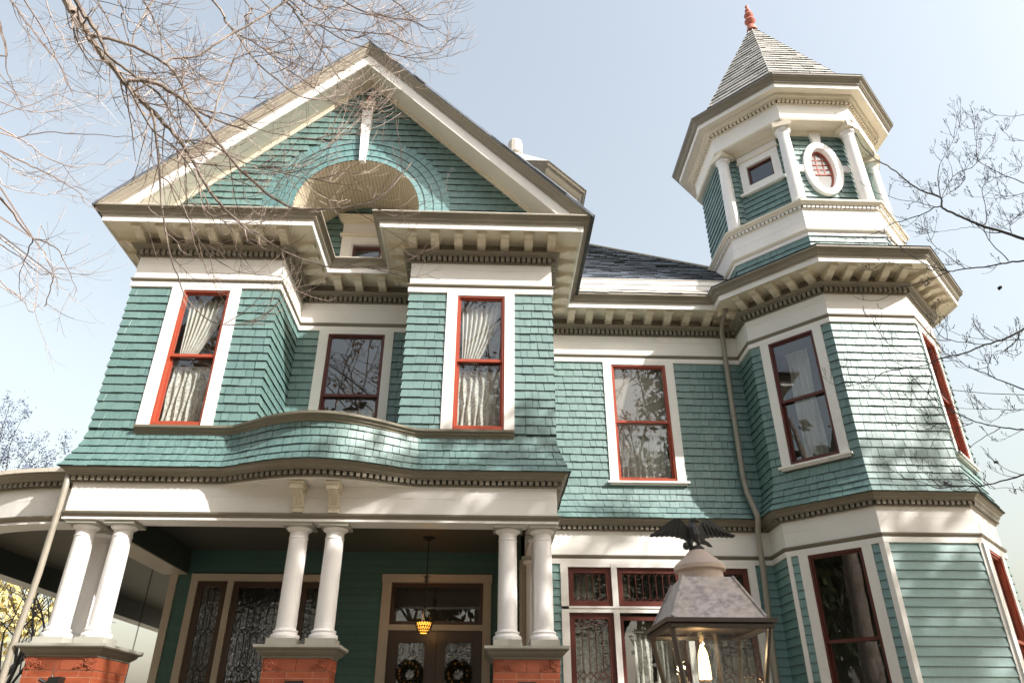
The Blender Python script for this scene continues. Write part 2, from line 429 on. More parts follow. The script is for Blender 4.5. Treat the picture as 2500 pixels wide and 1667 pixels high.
def courses(z0, z1, h):
    out = []; z = z1 - h
    while z > z0 + h * .4: out.append(z); z -= h
    out.append(z0); return out

# ------------------------------------------------------------------ key dimensions
XA, XB, XC, XD = -4.3165, -2.119, -.1243, 2.04
YR, YW = 1.2595, 2.213
TX, TY, RT = 7.3787, 2.3175, 1.69
XM, ZAP = -1.13, 12.48
def octc(k, rad, cx=TX, cy=TY):
    a = R(k); rr = rad / math.cos(R(22.5)); return (cx + rr * math.sin(a), cy - rr * math.cos(a))
OA = [-67.5, -22.5, 22.5, 67.5, 112.5]
house = thing('victorian_house', (-1.13, 0, 0), 'teal shingled Victorian house with cream trim, broad front gable and octagonal corner tower', 'house')
HO = ORG[house.name]

# ------------------------------------------------------------------ walls
PU = [(XA, 4.5), (XA, 0), (XB, 0), (XB, YR), (XC, YR), (XC, 0), (XD, 0), (XD, YW), (TX - RT, YW)] + [octc(k, RT) for k in OA]
MU = miter(PU)
def flare(z):
    u = (5.30 - z) / .555
    return .165 * u ** 1.7 if u > 0 else 0.0
ROWS = [7.466 - .1335 * k for k in range(16)]            # down to 5.46
SKIRT = [5.31, 5.18, 5.06, 4.945, 4.84, 4.745]
def run_wall(V, MV, zs, ztop, mat='shingle', name='shingle_wall', **k):
    for (a, b, z0, z1) in k.get('holes', ()):
        if len(V) == 2 and z0 < zs[-1] + .1 and z1 > ztop - .1:      # opening over the full height: two separate strips
            L = math.hypot(V[1][0] - V[0][0], V[1][1] - V[0][1]); u = ((V[1][0] - V[0][0]) / L, (V[1][1] - V[0][1]) / L); n = (u[1], -u[0])
            k2 = dict(k); k2['holes'] = ()
            P = lambda s: (V[0][0] + u[0] * s, V[0][1] + u[1] * s)
            run_wall([V[0], P(a)], [MV[0], n], zs, ztop, mat, name, **k2); return run_wall([P(b), V[1]], [n, MV[1]], zs, ztop, mat, name, **k2)
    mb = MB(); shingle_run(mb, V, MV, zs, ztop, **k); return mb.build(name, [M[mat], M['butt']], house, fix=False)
def seg(i): return PU[i:i + 2], MU[i:i + 2]
bay_rows = ROWS + [5.33]
for i, hs in ((0, ()), (1, ((.62, 1.62, 5.0, 7.64),)), (2, ()), (3, ((.39, 1.60, 5.0, 7.64),)), (4, ()), (5, ((.585, 1.585, 5.0, 7.64),)), (6, ())):
    run_wall(*seg(i), bay_rows, 7.62, holes=hs)
full_rows = ROWS + SKIRT
run_wall(*seg(7), full_rows, 7.62, flare=flare, holes=((1.135, 2.385, 5.36, 7.64),))
hh = RT * math.tan(R(22.5))
for i, hs in ((8, ()), (9, ((hh - .51, hh + .53, 5.37, 7.64),)), (10, ()), (11, ((hh - .62, hh + .42, 5.37, 7.64),)), (12, ())):
    run_wall(*seg(i), full_rows, 7.62, flare=flare, holes=hs)
# bowed skirt of the porch front
nF = 56
PS = [(XA, 4.5), (XA, 0)] + [(XA + (XD - XA) * k / nF, 0) for k in range(1, nF)] + [(XD, 0), (XD, YW)]
MS = miter(PS)
bampS = lambda z: .42 + .16 * max(0, min(1, (z - 4.745) / .6))
run_wall(PS[0:2], MS[0:2], SKIRT, 5.34, flare=flare)
run_wall(PS[1:-1], MS[1:-1], SKIRT, 5.30, flare=flare, bamp=bampS, wr=(.075, .125))
run_wall(PS[-2:], MS[-2:], SKIRT, 5.34, flare=flare)
mb = MB()   # balcony floor behind the bowed parapet
mb.poly([(x, -bumpf(x) * .56, 5.2) for x, _ in PS[1:-1]] + [(XC, YR, 5.2), (XB, YR, 5.2)])
mb.build('balcony_floor', M['plinth'], house)

# sill that follows the bow
VS = [(-3.70 + (1.475 + 3.70) * k / 50, 0) for k in range(51)]
mb = MB()
prof = [(.0, 5.25, .57), (.022, 5.25, .57), (.03, 5.275, .57), (.055, 5.285, .57), (.06, 5.31, .57), (.095, 5.325, .58), (.10, 5.355, .58), (-.14, 5.365, .56)]
sweep(mb, VS, prof, [(0, -1)] * 51, True)
for e in (0, 50):
    sg = -1 if e == 0 else 1
    mb.poly([(VS[e][0] + sg * p[0] * .0, -p[0], p[1]) for p in prof])
mb.build('balcony_sill', M['taupe'], house)

# ------------------------------------------------------------------ upper cornice (one sweep round bays, recess, wing, tower)
mb = MB(); sweep(mb, PU, [(.0, 7.615), (.034, 7.62), (.034, 7.70), (.012, 7.70)], MU)
sweep(mb, PU, [(.012, 7.70), (.014, 7.758)], MU)
sweep(mb, PU, [(.014, 7.765), (.016, 8.040), (.008, 8.043), (.012, 8.047), (.014, 8.17)], MU); mb.build('frieze', M['cream'], house, fix=False)
mb = MB(); sweep(mb, PU, [(.012, 7.70), (.02, 7.70), (.034, 7.728), (.048, 7.742), (.05, 7.764), (.014, 7.772)], MU)
sweep(mb, PU, [(.012, 8.163), (.036, 8.165), (.036, 8.187), (.03, 8.189)], MU)
sweep(mb, PU, [(.03, 8.268), (.095, 8.27), (.10, 8.288), (.125, 8.294), (.135, 8.318), (.15, 8.326), (.15, 8.338), (.02, 8.342)], MU)
mb.build('bed_moulding', M['taupe'], house, fix=False)
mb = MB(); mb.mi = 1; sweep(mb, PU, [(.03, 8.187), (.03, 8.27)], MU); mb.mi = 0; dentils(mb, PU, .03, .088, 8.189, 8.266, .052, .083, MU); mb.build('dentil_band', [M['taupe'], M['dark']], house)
mb = MB(); sweep(mb, PU, [(.02, 8.338), (.02, 8.50), (.03, 8.515)], MU); mb.build('bracket_frieze', M['taupe'], house, fix=False)
mb = MB(); sweep(mb, PU, [(.0, 8.515), (.462, 8.515)], MU); mb.build('soffit', M['soffit'], house, fix=False)
mb = MB(); sweep(mb, PU, [(.462, 8.515), (.462, 8.492), (.486, 8.49), (.489, 8.588), (.50, 8.592)], MU); mb.build('corona', M['cream'], house, fix=False)
mb = MB(); sweep(mb, PU, [(.497, 8.588), (.515, 8.590), (.517, 8.606), (.53, 8.612), (.536, 8.64), (.556, 8.668), (.583, 8.684), (.586, 8.698), (.604, 8.702), (.608, 8.722)], MU)
mb.build('crown_moulding', M['crown'], house, fix=False)
mb = MB(); sweep(mb, PU, [(.608, 8.722), (.606, 8.732), (-.05, 8.755)], MU); mb.build('cornice_flashing', M['shake'], house, fix=False)

# modillion brackets: (d,z) side outline relative to wall, extruded along x
def bracket_proto():
    mb = MB()
    S = [(.02, 8.345), (.05, 8.335), (.085, 8.345), (.10, 8.375), (.125, 8.395), (.17, 8.402), (.22, 8.412), (.27, 8.435), (.30, 8.452), (.335, 8.452), (.365, 8.440), (.39, 8.452), (.395, 8.48), (.385, 8.492), (.02, 8.492)]
    mb.prism([p for p in S], lambda d, z: (-.060, -d, z - 8.345), lambda d, z: (.060, -d, z - 8.345))
    mb.box(-.078, .078, -.412, -.022, 8.493 - 8.345, 8.514 - 8.345)
    mb.box(-.070, .070, -.418, -.355, 8.447 - 8.345, 8.490 - 8.345)
    for sx in (-1, 1):
        for (cd, cz, r) in ((.075, 8.372, .026),):
            pts = []
            for k in range(15):
                a = k * .75; rr = r * (1 - k / 17); pts.append((sx * .062, -(cd + rr * math.cos(a)), cz + rr * math.sin(a) - 8.345))
            mb.tube(pts, .0055, 4)
        mb.tube([(sx * .061, -.10, .045), (sx * .061, -.2, .075), (sx * .061, -.3, .118), (sx * .061, -.36, .12)], .006, 4)
    return mb.build('bracket', M['bracket'], None, loc=(0, 0, 0))
BR = bracket_proto()
def put_br(x, y, n):
    place_copy(BR, house, (x, y, 8.345), math.atan2(n[1], n[0]) + math.pi / 2)
for x in (-.125, .225, .59, .95, 1.316, 1.69, 2.05): put_br(x, 0, (0, -1))
for x in (-4.32, -3.965, -3.59, -3.215, -2.85, -2.48, -2.12): put_br(x, 0, (0, -1))
for y in (.03, .40, .77, 1.14, 1.51): put_br(XA, y, (-1, 0))
for y in (.03, .36, .69, 1.0): put_br(XB, y, (1, 0)); put_br(XC, y, (-1, 0))
for x in (-1.50, -1.15, -.75): put_br(x, YR, (0, -1))
for y in (.03, .38, .73, 1.08, 1.43, 1.78): put_br(XD, y, (1, 0))
for x in (2.60, 2.935, 3.30, 3.667, 4.036, 4.39, 4.74, 5.13): put_br(x, YW, (0, -1))
cosk = (-90, -45, 0, 45)
for k, ss in ((-90, (.15, .50)), (-45, (-.64, -.33, -.02, .29, .60)), (0, (-.62, -.31, 0, .31, .62)), (45, (-.62, -.31, 0, .31, .62))):
    n = (math.sin(R(k)), -math.cos(R(k))); u = (math.cos(R(k)), math.sin(R(k)))
    for s in ss: put_br(TX + n[0] * RT + u[0] * s, TY + n[1] * RT + u[1] * s, n)
bpy.data.objects.remove(BR)

# ------------------------------------------------------------------ porch level cornice
RL_ = RT
PL = [(XA, .24), (XA, 0)] + [(XA + (XD - XA) * k / nF, 0) for k in range(1, nF)] + [(XD, 0), (XD, YW), (TX - RT, YW)] + [octc(k, RT) for k in OA]
ML = miter(PL)
mb = MB(); sweep(mb, PL, [(.0, 4.18), (.002, 4.392), (-.003, 4.395), (.0, 4.398), (.0, 4.549)], ML)
sweep(mb, PL, [(.0, 4.549, 0), (.003, 4.545, .34), (.004, 4.575, .36), (.004, 4.583, .36)], ML, True); mb.build('porch_frieze', M['cream'], house, fix=False)
mb = MB(); sweep(mb, PL, [(.004, 4.56, .36), (.032, 4.562, .37), (.032, 4.578, .37), (.026, 4.58, .37)], ML, True)
sweep(mb, PL, [(.03, 4.640, .385), (.078, 4.641, .39), (.08, 4.655, .39), (.095, 4.662, .395), (.10, 4.685, .40), (.125, 4.71, .405), (.148, 4.722, .41), (.152, 4.742, .415), (.165, 4.747, .42), (0, 4.75, .42)], ML, True)
sweep(mb, PL, [(.0, 4.122), (.012, 4.125), (.026, 4.145), (.045, 4.158), (.052, 4.18), (.0, 4.19)], ML); mb.build('porch_cornice', M['taupe'], house, fix=False)
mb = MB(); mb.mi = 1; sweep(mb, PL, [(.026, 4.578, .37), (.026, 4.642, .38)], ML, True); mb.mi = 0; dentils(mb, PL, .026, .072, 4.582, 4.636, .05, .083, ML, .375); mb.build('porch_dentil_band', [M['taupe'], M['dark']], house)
# architrave strips: porch part and wing/tower board
iw = PL.index((XD, YW))
mb = MB(); sweep(mb, PL[:iw + 1], [(.0, 4.125), (.0, 4.112), (.014, 4.110), (.014, 4.084), (-.31, 4.084), (-.31, 4.48)], ML[:iw + 1]); mb.build('architrave', M['cream'], house, fix=False)
mb = MB(); sweep(mb, PL[iw:], [(.0, 4.125), (.03, 4.122), (.03, 4.046), (.0, 4.044)], ML[iw:]); mb.build('head_board', M['cream'], house, fix=False)
# pair of brackets below the bow
for cx in (-1.345, -.885):
    mb = MB()
    mb.box(cx - .078, cx + .078, -.285, .0, 4.440, 4.497); mb.box(cx - .095, cx + .095, -.30, .0, 4.50, 4.535)
    for q in (-.048, 0, .048):
        mb.prism([(-.002, 4.285), (.045, 4.285), (.06, 4.33), (.11, 4.39), (.25, 4.437), (-.002, 4.437)], lambda d, z, q=q: (cx + q - .019, -d, z), lambda d, z, q=q: (cx + q + .019, -d, z))
    mb.prism([(-.002, 4.29), (.03, 4.29), (.05, 4.335), (.10, 4.395), (.23, 4.436), (-.002, 4.436)], lambda d, z: (cx - .062, -d, z), lambda d, z: (cx + .062, -d, z))
    mb.box(cx - .078, cx + .078, -.06, -.002, 4.262, 4.284); mb.box(cx - .066, cx + .066, -.04, -.002, 4.196, 4.262)
    mb.build('porch_bracket', M['bracket'], house)

# ------------------------------------------------------------------ curved side porch on the left
RC = 3.06; CC = (-4.4, .26 + RC)
PC = [(CC[0] - RC, 12.0), (CC[0] - RC, CC[1])] + [(CC[0] - RC * math.cos(R(a)), CC[1] - RC * math.sin(R(a))) for a in range(3, 91, 3)] + [(-4.30, .26)]
MC = miter(PC)
mb = MB(); sweep(mb, PC, [(.0, 4.18), (0, 4.392), (-.003, 4.395), (0, 4.398), (.0, 4.56)], MC)
sweep(mb, PC, [(.0, 4.125), (.0, 4.112), (.014, 4.110), (.014, 4.084), (-.30, 4.084)], MC); mb.build('curved_porch_frieze', M['cream'], house, fix=False)
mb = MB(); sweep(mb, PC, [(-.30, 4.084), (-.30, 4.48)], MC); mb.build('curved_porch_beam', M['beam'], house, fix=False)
mb = MB(); sweep(mb, PC, [(.004, 4.56), (.032, 4.562), (.032, 4.578), (.026, 4.58)], MC)
sweep(mb, PC, [(.03, 4.640), (.078, 4.641), (.08, 4.655), (.10, 4.685), (.125, 4.71), (.148, 4.722), (.152, 4.742)], MC)
sweep(mb, PC, [(.0, 4.122), (.012, 4.125), (.045, 4.158), (.052, 4.18), (.0, 4.19)], MC); mb.build('curved_porch_cornice', M['taupe'], house, fix=False)
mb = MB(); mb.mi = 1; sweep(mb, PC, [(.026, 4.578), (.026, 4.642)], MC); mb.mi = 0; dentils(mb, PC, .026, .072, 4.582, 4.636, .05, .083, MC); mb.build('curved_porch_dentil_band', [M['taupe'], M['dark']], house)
mb = MB()
sweep(mb, PC, [(.158, 4.738), (.17, 4.745), (.165, 4.80), (-1.2, 4.98)], MC); mb.build('curved_porch_roof', paint('peeling pale porch fascia', (.60, .54, .46), .7, .2, .6, (2, 2, 6), chips=1), house, fix=False)
mb = MB(); mb.poly([(-7.2, 12, 4.96), (-7.2, 3.2, 4.96), (-6.6, 1.7, 4.97), (-5.6, .8, 4.97), (-4.35, .55, 4.97), (-4.3, 12, 4.97)]); mb.build('curved_porch_roof_deck', M['plinth'], house)

# porch ceiling with tongue and groove joints
m, nt, bs = newmat('beadboard ceiling paint'); p = geo_pos(nt)
wv = N(nt, 'ShaderNodeTexWave'); wv.wave_type = 'BANDS'; wv.bands_direction = 'Y'; wv.inputs['Scale'].default_value = 3.9; nt.links.new(p, wv.inputs['Vector'])
k = ramp(nt, wv.outputs[1], .0, .18); nt.links.new(mixc(nt, k, (.02, .018, .014), (.16, .135, .10)), bs.inputs['Base Color']); bs.inputs['Roughness'].default_value = .5
bump(nt, bs, k, .5, .004); M['bead_dark'] = m
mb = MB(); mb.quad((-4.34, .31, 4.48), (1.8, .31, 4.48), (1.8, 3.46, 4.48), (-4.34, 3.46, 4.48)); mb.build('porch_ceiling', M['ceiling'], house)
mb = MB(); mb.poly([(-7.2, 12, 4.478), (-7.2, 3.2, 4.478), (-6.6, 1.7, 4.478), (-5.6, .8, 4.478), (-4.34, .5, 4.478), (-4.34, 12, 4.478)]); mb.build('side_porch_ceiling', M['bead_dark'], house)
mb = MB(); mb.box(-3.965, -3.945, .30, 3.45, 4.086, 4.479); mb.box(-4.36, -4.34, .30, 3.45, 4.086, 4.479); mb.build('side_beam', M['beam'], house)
mb = MB(); mb.box(-4.365, -3.942, .315, 3.45, 4.068, 4.085); mb.build('side_beam_underside', M['tanbeam'], house)

# ------------------------------------------------------------------ lower walls
class Fr:
    def __init__(s, o, u, n): s.o, s.u, s.n = o, u, n
    def p(s, u, n, z): return (s.o[0] + s.u[0] * u + s.n[0] * n, s.o[1] + s.u[1] * u + s.n[1] * n, z)
def fbox(mb, f, u0, u1, n0, n1, z0, z1):
    mb.box8([f.p(u0, n1, z0), f.p(u1, n1, z0), f.p(u1, n0, z0), f.p(u0, n0, z0), f.p(u0, n1, z1), f.p(u1, n1, z1), f.p(u1, n0, z1), f.p(u0, n0, z1)])
def face(k, rad=RT):
    n = (math.sin(R(k)), -math.cos(R(k))); return Fr((TX + n[0] * rad, TY + n[1] * rad), (math.cos(R(k)), math.sin(R(k))), n)
FRONT = Fr((0, 0), (1, 0), (0, -1)); REC = Fr((0, YR), (1, 0), (0, -1)); WING = Fr((0, YW), (1, 0), (0, -1)); PORCH = Fr((0, 3.45), (1, 0), (0, -1))
FA, FB, FC = face(-45), face(0), face(45)
low = courses(.9, 4.045, .122)
V = [(1.66, YW), (TX - RT, YW)]
run_wall(V, [(0, -1)] * 2, low, 4.045, 'clap', 'clapboard_wall', boards=True, t=.02, holes=((2.29 - 1.66, 5.36 - 1.66, 0, 4.1),))
PO = [octc(-112.5, RT)] + [octc(k, RT) for k in OA]; MO = miter(PO)
for i, hs in ((0, ()), (1, ((hh - .52, hh + .525, 1.4, 4.1),)), (2, ()), (3, ((hh - .73, hh + .45, 1.4, 4.1),)), (4, ())):
    run_wall(PO[i:i + 2], MO[i:i + 2], low, 4.045, 'clap', 'clapboard_wall', boards=True, t=.02, holes=hs)
plow = courses(.9, 4.48, .122)
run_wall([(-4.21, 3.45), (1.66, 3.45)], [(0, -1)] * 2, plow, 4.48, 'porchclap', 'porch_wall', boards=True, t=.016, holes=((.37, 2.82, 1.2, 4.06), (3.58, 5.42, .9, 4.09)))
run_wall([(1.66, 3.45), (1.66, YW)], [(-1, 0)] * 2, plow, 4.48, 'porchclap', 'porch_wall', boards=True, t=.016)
mb = MB(); mb.box(-4.212, -4.21 + .12, 3.415, 3.46, .9, 4.20); mb.build('corner_board', M['tanbeam'], house)
mb = MB(); mb.box(1.640, 1.735, 2.17, 2.23, .9, 4.084); mb.build('corner_board', M['tanbeam'], house)
for f, a in ((FA, -1), (FA, 1), (FB, -1), (FB, 1), (FC, -1)):
    mb = MB(); e = hh + .010
    fbox(mb, f, *((-e, -e + .068) if a < 0 else (e - .068, e)), -.01, .026, .9, 4.046); mb.build('corner_board', M['cream'], house)
# house body behind the walls so that no light leaks through
mb = MB()
mb.quad((XA, 0, 5.2), (XA, 12, 5.2), (XA, 12, 12), (XA, 0, 8.7))
mb.quad((-4.21, 3.46, .0), (-4.21, 12, .0), (-4.21, 12, 5.3), (-4.21, 3.46, 5.3))
mb.quad((-4.3, 12, 0), (9, 12, 0), (9, 12, 9), (-4.3, 12, 12.0))
mb.quad((TX + RT, TY + .7, 0), (TX + RT, 12, 0), (TX + RT, 12, 8.7), (TX + RT, TY + .7, 8.7))
mb.quad((-4.3, 1.3, 5.0), (2.0, 1.3, 5.0), (2.0, 12, 5.0), (-4.3, 12, 5.0)); mb.quad((2.0, 2.3, 5.0), (9, 2.3, 5.0), (9, 12, 5.0), (2.0, 12, 5.0))
mb.build('rear_wall', M['porchclap'], house, fix=False)

# ------------------------------------------------------------------ windows
def ring(mb, f, u0, u1, z0, z1, wd, n0, n1, wb=None):
    wb = wb or wd
    fbox(mb, f, u0, u0 + wd, n0, n1, z0, z1); fbox(mb, f, u1 - wd, u1, n0, n1, z0, z1)
    fbox(mb, f, u0 + wd, u1 - wd, n0, n1 - .001, z1 - wd, z1); fbox(mb, f, u0 + wd, u1 - wd, n0, n1 - .001, z0, z0 + wb)
def pane(f, u0, u1, z0, z1, n, par, mat='glass'):
    mb = MB(); mb.quad(f.p(u0, n, z0), f.p(u1, n, z0), f.p(u1, n, z1), f.p(u0, n, z1)); return mb.build('pane', M[mat], par, fix=False)
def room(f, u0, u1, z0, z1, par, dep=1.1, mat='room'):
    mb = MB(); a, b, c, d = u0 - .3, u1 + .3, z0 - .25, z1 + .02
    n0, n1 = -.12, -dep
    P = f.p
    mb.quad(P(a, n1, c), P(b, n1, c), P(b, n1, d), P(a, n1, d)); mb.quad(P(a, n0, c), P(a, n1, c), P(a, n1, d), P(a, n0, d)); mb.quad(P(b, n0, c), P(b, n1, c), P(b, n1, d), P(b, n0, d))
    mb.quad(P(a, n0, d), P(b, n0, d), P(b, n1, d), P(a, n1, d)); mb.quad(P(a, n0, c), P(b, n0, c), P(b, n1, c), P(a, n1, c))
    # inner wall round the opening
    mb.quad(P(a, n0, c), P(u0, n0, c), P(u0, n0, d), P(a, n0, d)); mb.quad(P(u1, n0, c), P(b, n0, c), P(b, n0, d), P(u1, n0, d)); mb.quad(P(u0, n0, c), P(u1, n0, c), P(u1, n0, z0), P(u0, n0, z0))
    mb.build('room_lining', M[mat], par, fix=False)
def curtain(f, u0, u1, z0, z1, n, label, mat='lace', folds=7, amp=.03, spread=0.0, group=None, gather=.0, name='lace_curtain'):
    mb = MB(); nu, nz = folds * 8, 14; mb.uv = []; ph = [random.uniform(-.5, .5) for _ in range(6)]
    for j in range(nz + 1):
        t = j / nz; z = z1 + (z0 - z1) * t
        for i in range(nu + 1):
            s = i / nu
            a = math.sin(s * folds * 2 * math.pi + ph[0] + 1.2 * math.sin(3 * s + ph[1]) + t * ph[2] * 2)
            uu = u0 + (u1 - u0) * s + spread * t * (s - .5) + .012 * math.sin(9 * t + 20 * s)
            q = f.p(uu, n + a * amp * (.45 + .75 * t), z - (.018 * a if j == nz else 0)); mb.v.append(q); mb.uv.append(((u1 - u0) * s * 1.6, z))
    for j in range(nz):
        for i in range(nu):
            a = j * (nu + 1) + i; mb.f.append((a, a + 1, a + nu + 2, a + nu + 1)); mb.m.append(0)
    mb.tube([f.p(u0 - .02, n - .005, z1 + .004), f.p(u1 + .02, n - .005, z1 + .004)], .009, 6); mb.uv += [(0, 0)] * (len(mb.v) - len(mb.uv))
    o0 = Vector(f.p((u0 + u1) / 2, n, z0))
    o = mb.build(name, M[mat], None, True, loc=o0); o.location = o0; ORG[o.name] = o0
    return tag(o, label, 'curtain', group)
def drape(f, u0, u1, z0, z1, n, label):
    """sheer pulled to one side: top spans the window, lower edge swept to the left and tied"""
    mb = MB(); mb.uv = []; nu, nz, folds = 56, 16, 8
    for j in range(nz + 1):
        t = j / nz
        for i in range(nu + 1):
            s = i / nu; a = math.sin(s * folds * 2 * math.pi + .8 * math.sin(5 * s))
            ul = u0 + .03 * t; ur = u1 + (u0 + .42 * (u1 - u0) - u1) * t ** 1.6
            q = f.p(ul + (ur - ul) * s, n + a * .035 * (1 - .3 * t), z1 + (z0 - z1) * (t if s < .5 else t * (1 - .0 * s)))
            mb.v.append(q); mb.uv.append((s, t))
    for j in range(nz):
        for i in range(nu):
            a = j * (nu + 1) + i; mb.f.append((a, a + 1, a + nu + 2, a + nu + 1)); mb.m.append(0)
    o0 = Vector(f.p((u0 + u1) / 2, n, z0)); o = mb.build('sheer_curtain', M['sheer'], None, True, loc=o0); o.location = o0; ORG[o.name] = o0
    return tag(o, label, 'curtain', 'curtains behind the upper windows')
def sash_window(f, u0, u1, z0, z1, zm, c0, c1, label, frame='red', sill=True, zhead=7.63, mid=.045, uplite=None):
    """casing (the window part) > frame, sash, pane, sill, room lining"""
    mb = MB(); fbox(mb, f, c0, u0 + .004, -.02, .032, z0 - .012, zhead); fbox(mb, f, u1 - .004, c1, -.02, .032, z0 - .012, zhead)
    fbox(mb, f, u0, u1, -.02, .030, z1 - .004, zhead - .001)
    wn = mb.build('window', M['cream'], house); wn['label'] = label
    mb = MB(); ring(mb, f, u0, u1, z0, z1, .034, -.06, .016, .05); mb.build('frame', M[frame], wn)
    a, b = u0 + .03, u1 - .03
    mb = MB(); ring(mb, f, a, b, zm - mid * .5, z1 - .03, .03, -.055, -.012, mid); mb.build('sash', M[frame], wn)
    mb = MB(); ring(mb, f, a + .004, b - .004, z0 + .045, zm + mid * .5, .032, -.095, -.058, .045); mb.build('sash', M[frame], wn)
    pane(f, a + .028, b - .028, zm, z1 - .058, -.034, wn); pane(f, a + .03, b - .03, z0 + .08, zm, -.078, wn)
    if sill:
        mb = MB(); fbox(mb, f, c0 - .045, c1 + .045, -.02, .085, z0 - .045, z0 - .013); fbox(mb, f, c0 - .01, c1 + .01, -.02, .055, z0 - .075, z0 - .046); mb.build('sill', M['cream'], wn)
    room(f, u0, u1, z0, z1, wn)
    return wn
G1 = 'curtains behind the upper windows'
sash_window(FRONT, -3.537, -2.832, 5.385, 7.578, 6.48, -3.71, -2.675, 'tall red sash window of the sunlit left bay', sill=False)
sash_window(FRONT, .605, 1.333, 5.385, 7.578, 6.48, .447, 1.475, 'tall red sash window of the right bay', sill=False)
sash_window(REC, -1.59, -.642, 5.40, 7.57, 6.46, -1.743, -.503, 'wide shade-darkened red sash window of the recess', 'shade_maroon')
sash_window(WING, 3.305, 4.298, 5.40, 7.578, 6.48, 3.16, 4.443, 'wide red sash window of the wing wall')
sash_window(FA, -.378, .404, 5.42, 7.592, 6.50, -.52, .545, 'shade-darkened red sash window of the left tower face', 'shade_maroon')
sash_window(FC, -.48, .28, 5.42, 7.592, 6.50, -.62, .42, 'red sash window of the right tower face')
sash_window(FA, -.394, .402, 1.60, 4.03, 2.83, -.53, .533, 'tall lower window of the left tower face', 'shade_maroon', zhead=4.046)
sash_window(FC, -.5, .26, 1.60, 4.015, 2.81, -.735, .45, 'lower red window of the right tower face', zhead=4.046)
drape(FRONT, -3.47, -2.90, 6.50, 7.50, -.16, 'sheer curtain swept aside in the upper sash of the sunlit left bay window')
curtain(FRONT, -3.49, -2.88, 5.42, 6.36, -.17, 'white lace half curtain in the lower sash of the sunlit left bay window', folds=7, amp=.032, group=G1)
drape(FRONT, .67, 1.27, 6.50, 7.50, -.16, 'sheer curtain swept aside in the upper sash of the right bay window')
curtain(FRONT, .65, 1.29, 5.42, 6.36, -.17, 'white lace half curtain in the lower sash of the right bay window', folds=7, amp=.032, group=G1)
curtain(REC, -1.53, -.70, 5.42, 6.25, -.17, 'white lace half curtain low in the recessed middle window', folds=9, amp=.03, group=G1)
curtain(WING, 3.37, 4.24, 5.42, 6.45, -.2, 'sheer lace curtain below the brown shade in the wing window', 'lace', 8, .03, group=G1)
mb = MB(); mb.quad(WING.p(3.34, -.13, 6.30), WING.p(4.26, -.13, 6.30), WING.p(4.26, -.13, 7.54), WING.p(3.34, -.13, 7.54)); fbox(mb, WING, 3.34, 4.26, -.137, -.125, 6.28, 6.30)
mb.tube([WING.p(3.34, -.15, 7.53), WING.p(4.26, -.15, 7.53)], .02, 8)
top_mesh(mb, 'roller_shade', M['shade'], WING.p(3.8, -.13, 6.3), 'brown roller shade half drawn in the wing window', 'window shade')
curtain(FA, -.26, .10, 5.45, 7.5, -.4, 'long pale curtain in the dark upper window of the left tower face', 'sheer', 4, .05, group=G1)
curtain(FC, -.43, .23, 5.45, 7.5, -.2, 'long pale curtain in the upper window of the right tower face', 'sheer', 6, .04, group=G1)
curtain(FC, -.45, .21, 1.65, 3.95, -.2, 'long pale curtain in the lower window of the right tower face', 'sheer', 6, .04, group='curtains behind the lower windows')

# leaded lower windows
def leaded(mb, f, u0, u1, z0, z1, n, ncol, rows, h=.052, r=.006):
    p = (u1 - u0) / ncol
    def bar(a, b, c, d): mb.tube([f.p(a, n, b), f.p(c, n, d)], r, 4)
    rows = sorted(rows)
    for k in range(1, ncol):
        u = u0 + k * p; ed = [z0] + [q for zr in rows for q in (zr - h, zr + h)] + [z1]
        for i in range(0, len(ed), 2):
            if ed[i + 1] - ed[i] > .01: bar(u, ed[i], u, ed[i + 1])
    for zr in rows:
        for k in range(ncol):
            a, m_, b = u0 + k * p, u0 + (k + .5) * p, u0 + (k + 1) * p
            for sg in (-1, 1): bar(a, zr + sg * h, m_, zr); bar(m_, zr, b, zr + sg * h)
def leaded_window(f, c0, u0, u1, c1, z0, z1, mat, ncol, rows, label, st=.085, casing=None, plain=False):
    mb = MB(); fbox(mb, f, c0, u0, -.03, .034, z0, z1 + .05); 
    if c1 > u1: fbox(mb, f, u1, c1, -.03, .034, z0, z1 + .05)
    w = mb.build('window', casing or M['cream'], house); w['label'] = label
    mb = MB(); ring(mb, f, u0, u1, z0, z1, st, -.06, -.012); mb.build('sash', M[mat], w)
    pane(f, u0 + st - .01, u1 - st + .01, z0 + st - .01, z1 - st + .01, -.038, w, 'glass' if plain else 'leaded')
    if not plain:
        mb = MB(); leaded(mb, f, u0 + st, u1 - st, z0 + st, z1 - st, -.03, ncol, rows); mb.build('leading', M['shade_maroon'] if mat == 'shade_maroon' else M['iron'], w)
    return w
WL = WING
for (c0, u0, u1, c1, nc, lab) in ((2.281, 2.398, 3.078, 3.078, 5, 'left'), (3.078, 3.167, 4.185, 4.185, 8, 'middle'), (4.185, 4.272, 5.252, 5.37, 7, 'right')):
    wn = leaded_window(WL, c0, u0, u1, c1, 3.412, 4.0, 'shade_maroon', nc, (3.50, 3.92), lab + ' leaded transom window of the wing'); room(WL, u0, u1, 3.3, 4.0, wn, .8)
    if lab != 'middle': wn = leaded_window(WL, c0 + .0005, u0, u1, c1 - .0005 if c1 > u1 else u1, 1.2, 3.318, 'shade_maroon', nc, (2.45, 3.17), lab + ' tall leaded casement of the wing')
    else: wn = leaded_window(WL, c0 + .0005, u0, u1, u1, 1.2, 3.275, 'shade_maroon', nc, (), 'wide plain lower window of the wing', .06, None, True)
    room(WL, u0, u1, 1.2, 3.28, wn, .8)
mb = MB(); fbox(mb, WL, 2.399, 5.251, -.03, .03, 3.32, 3.38); fbox(mb, WL, 2.399, 5.251, -.03, .042, 3.382, 3.411); mb.build('transom_bar', M['cream'], house)
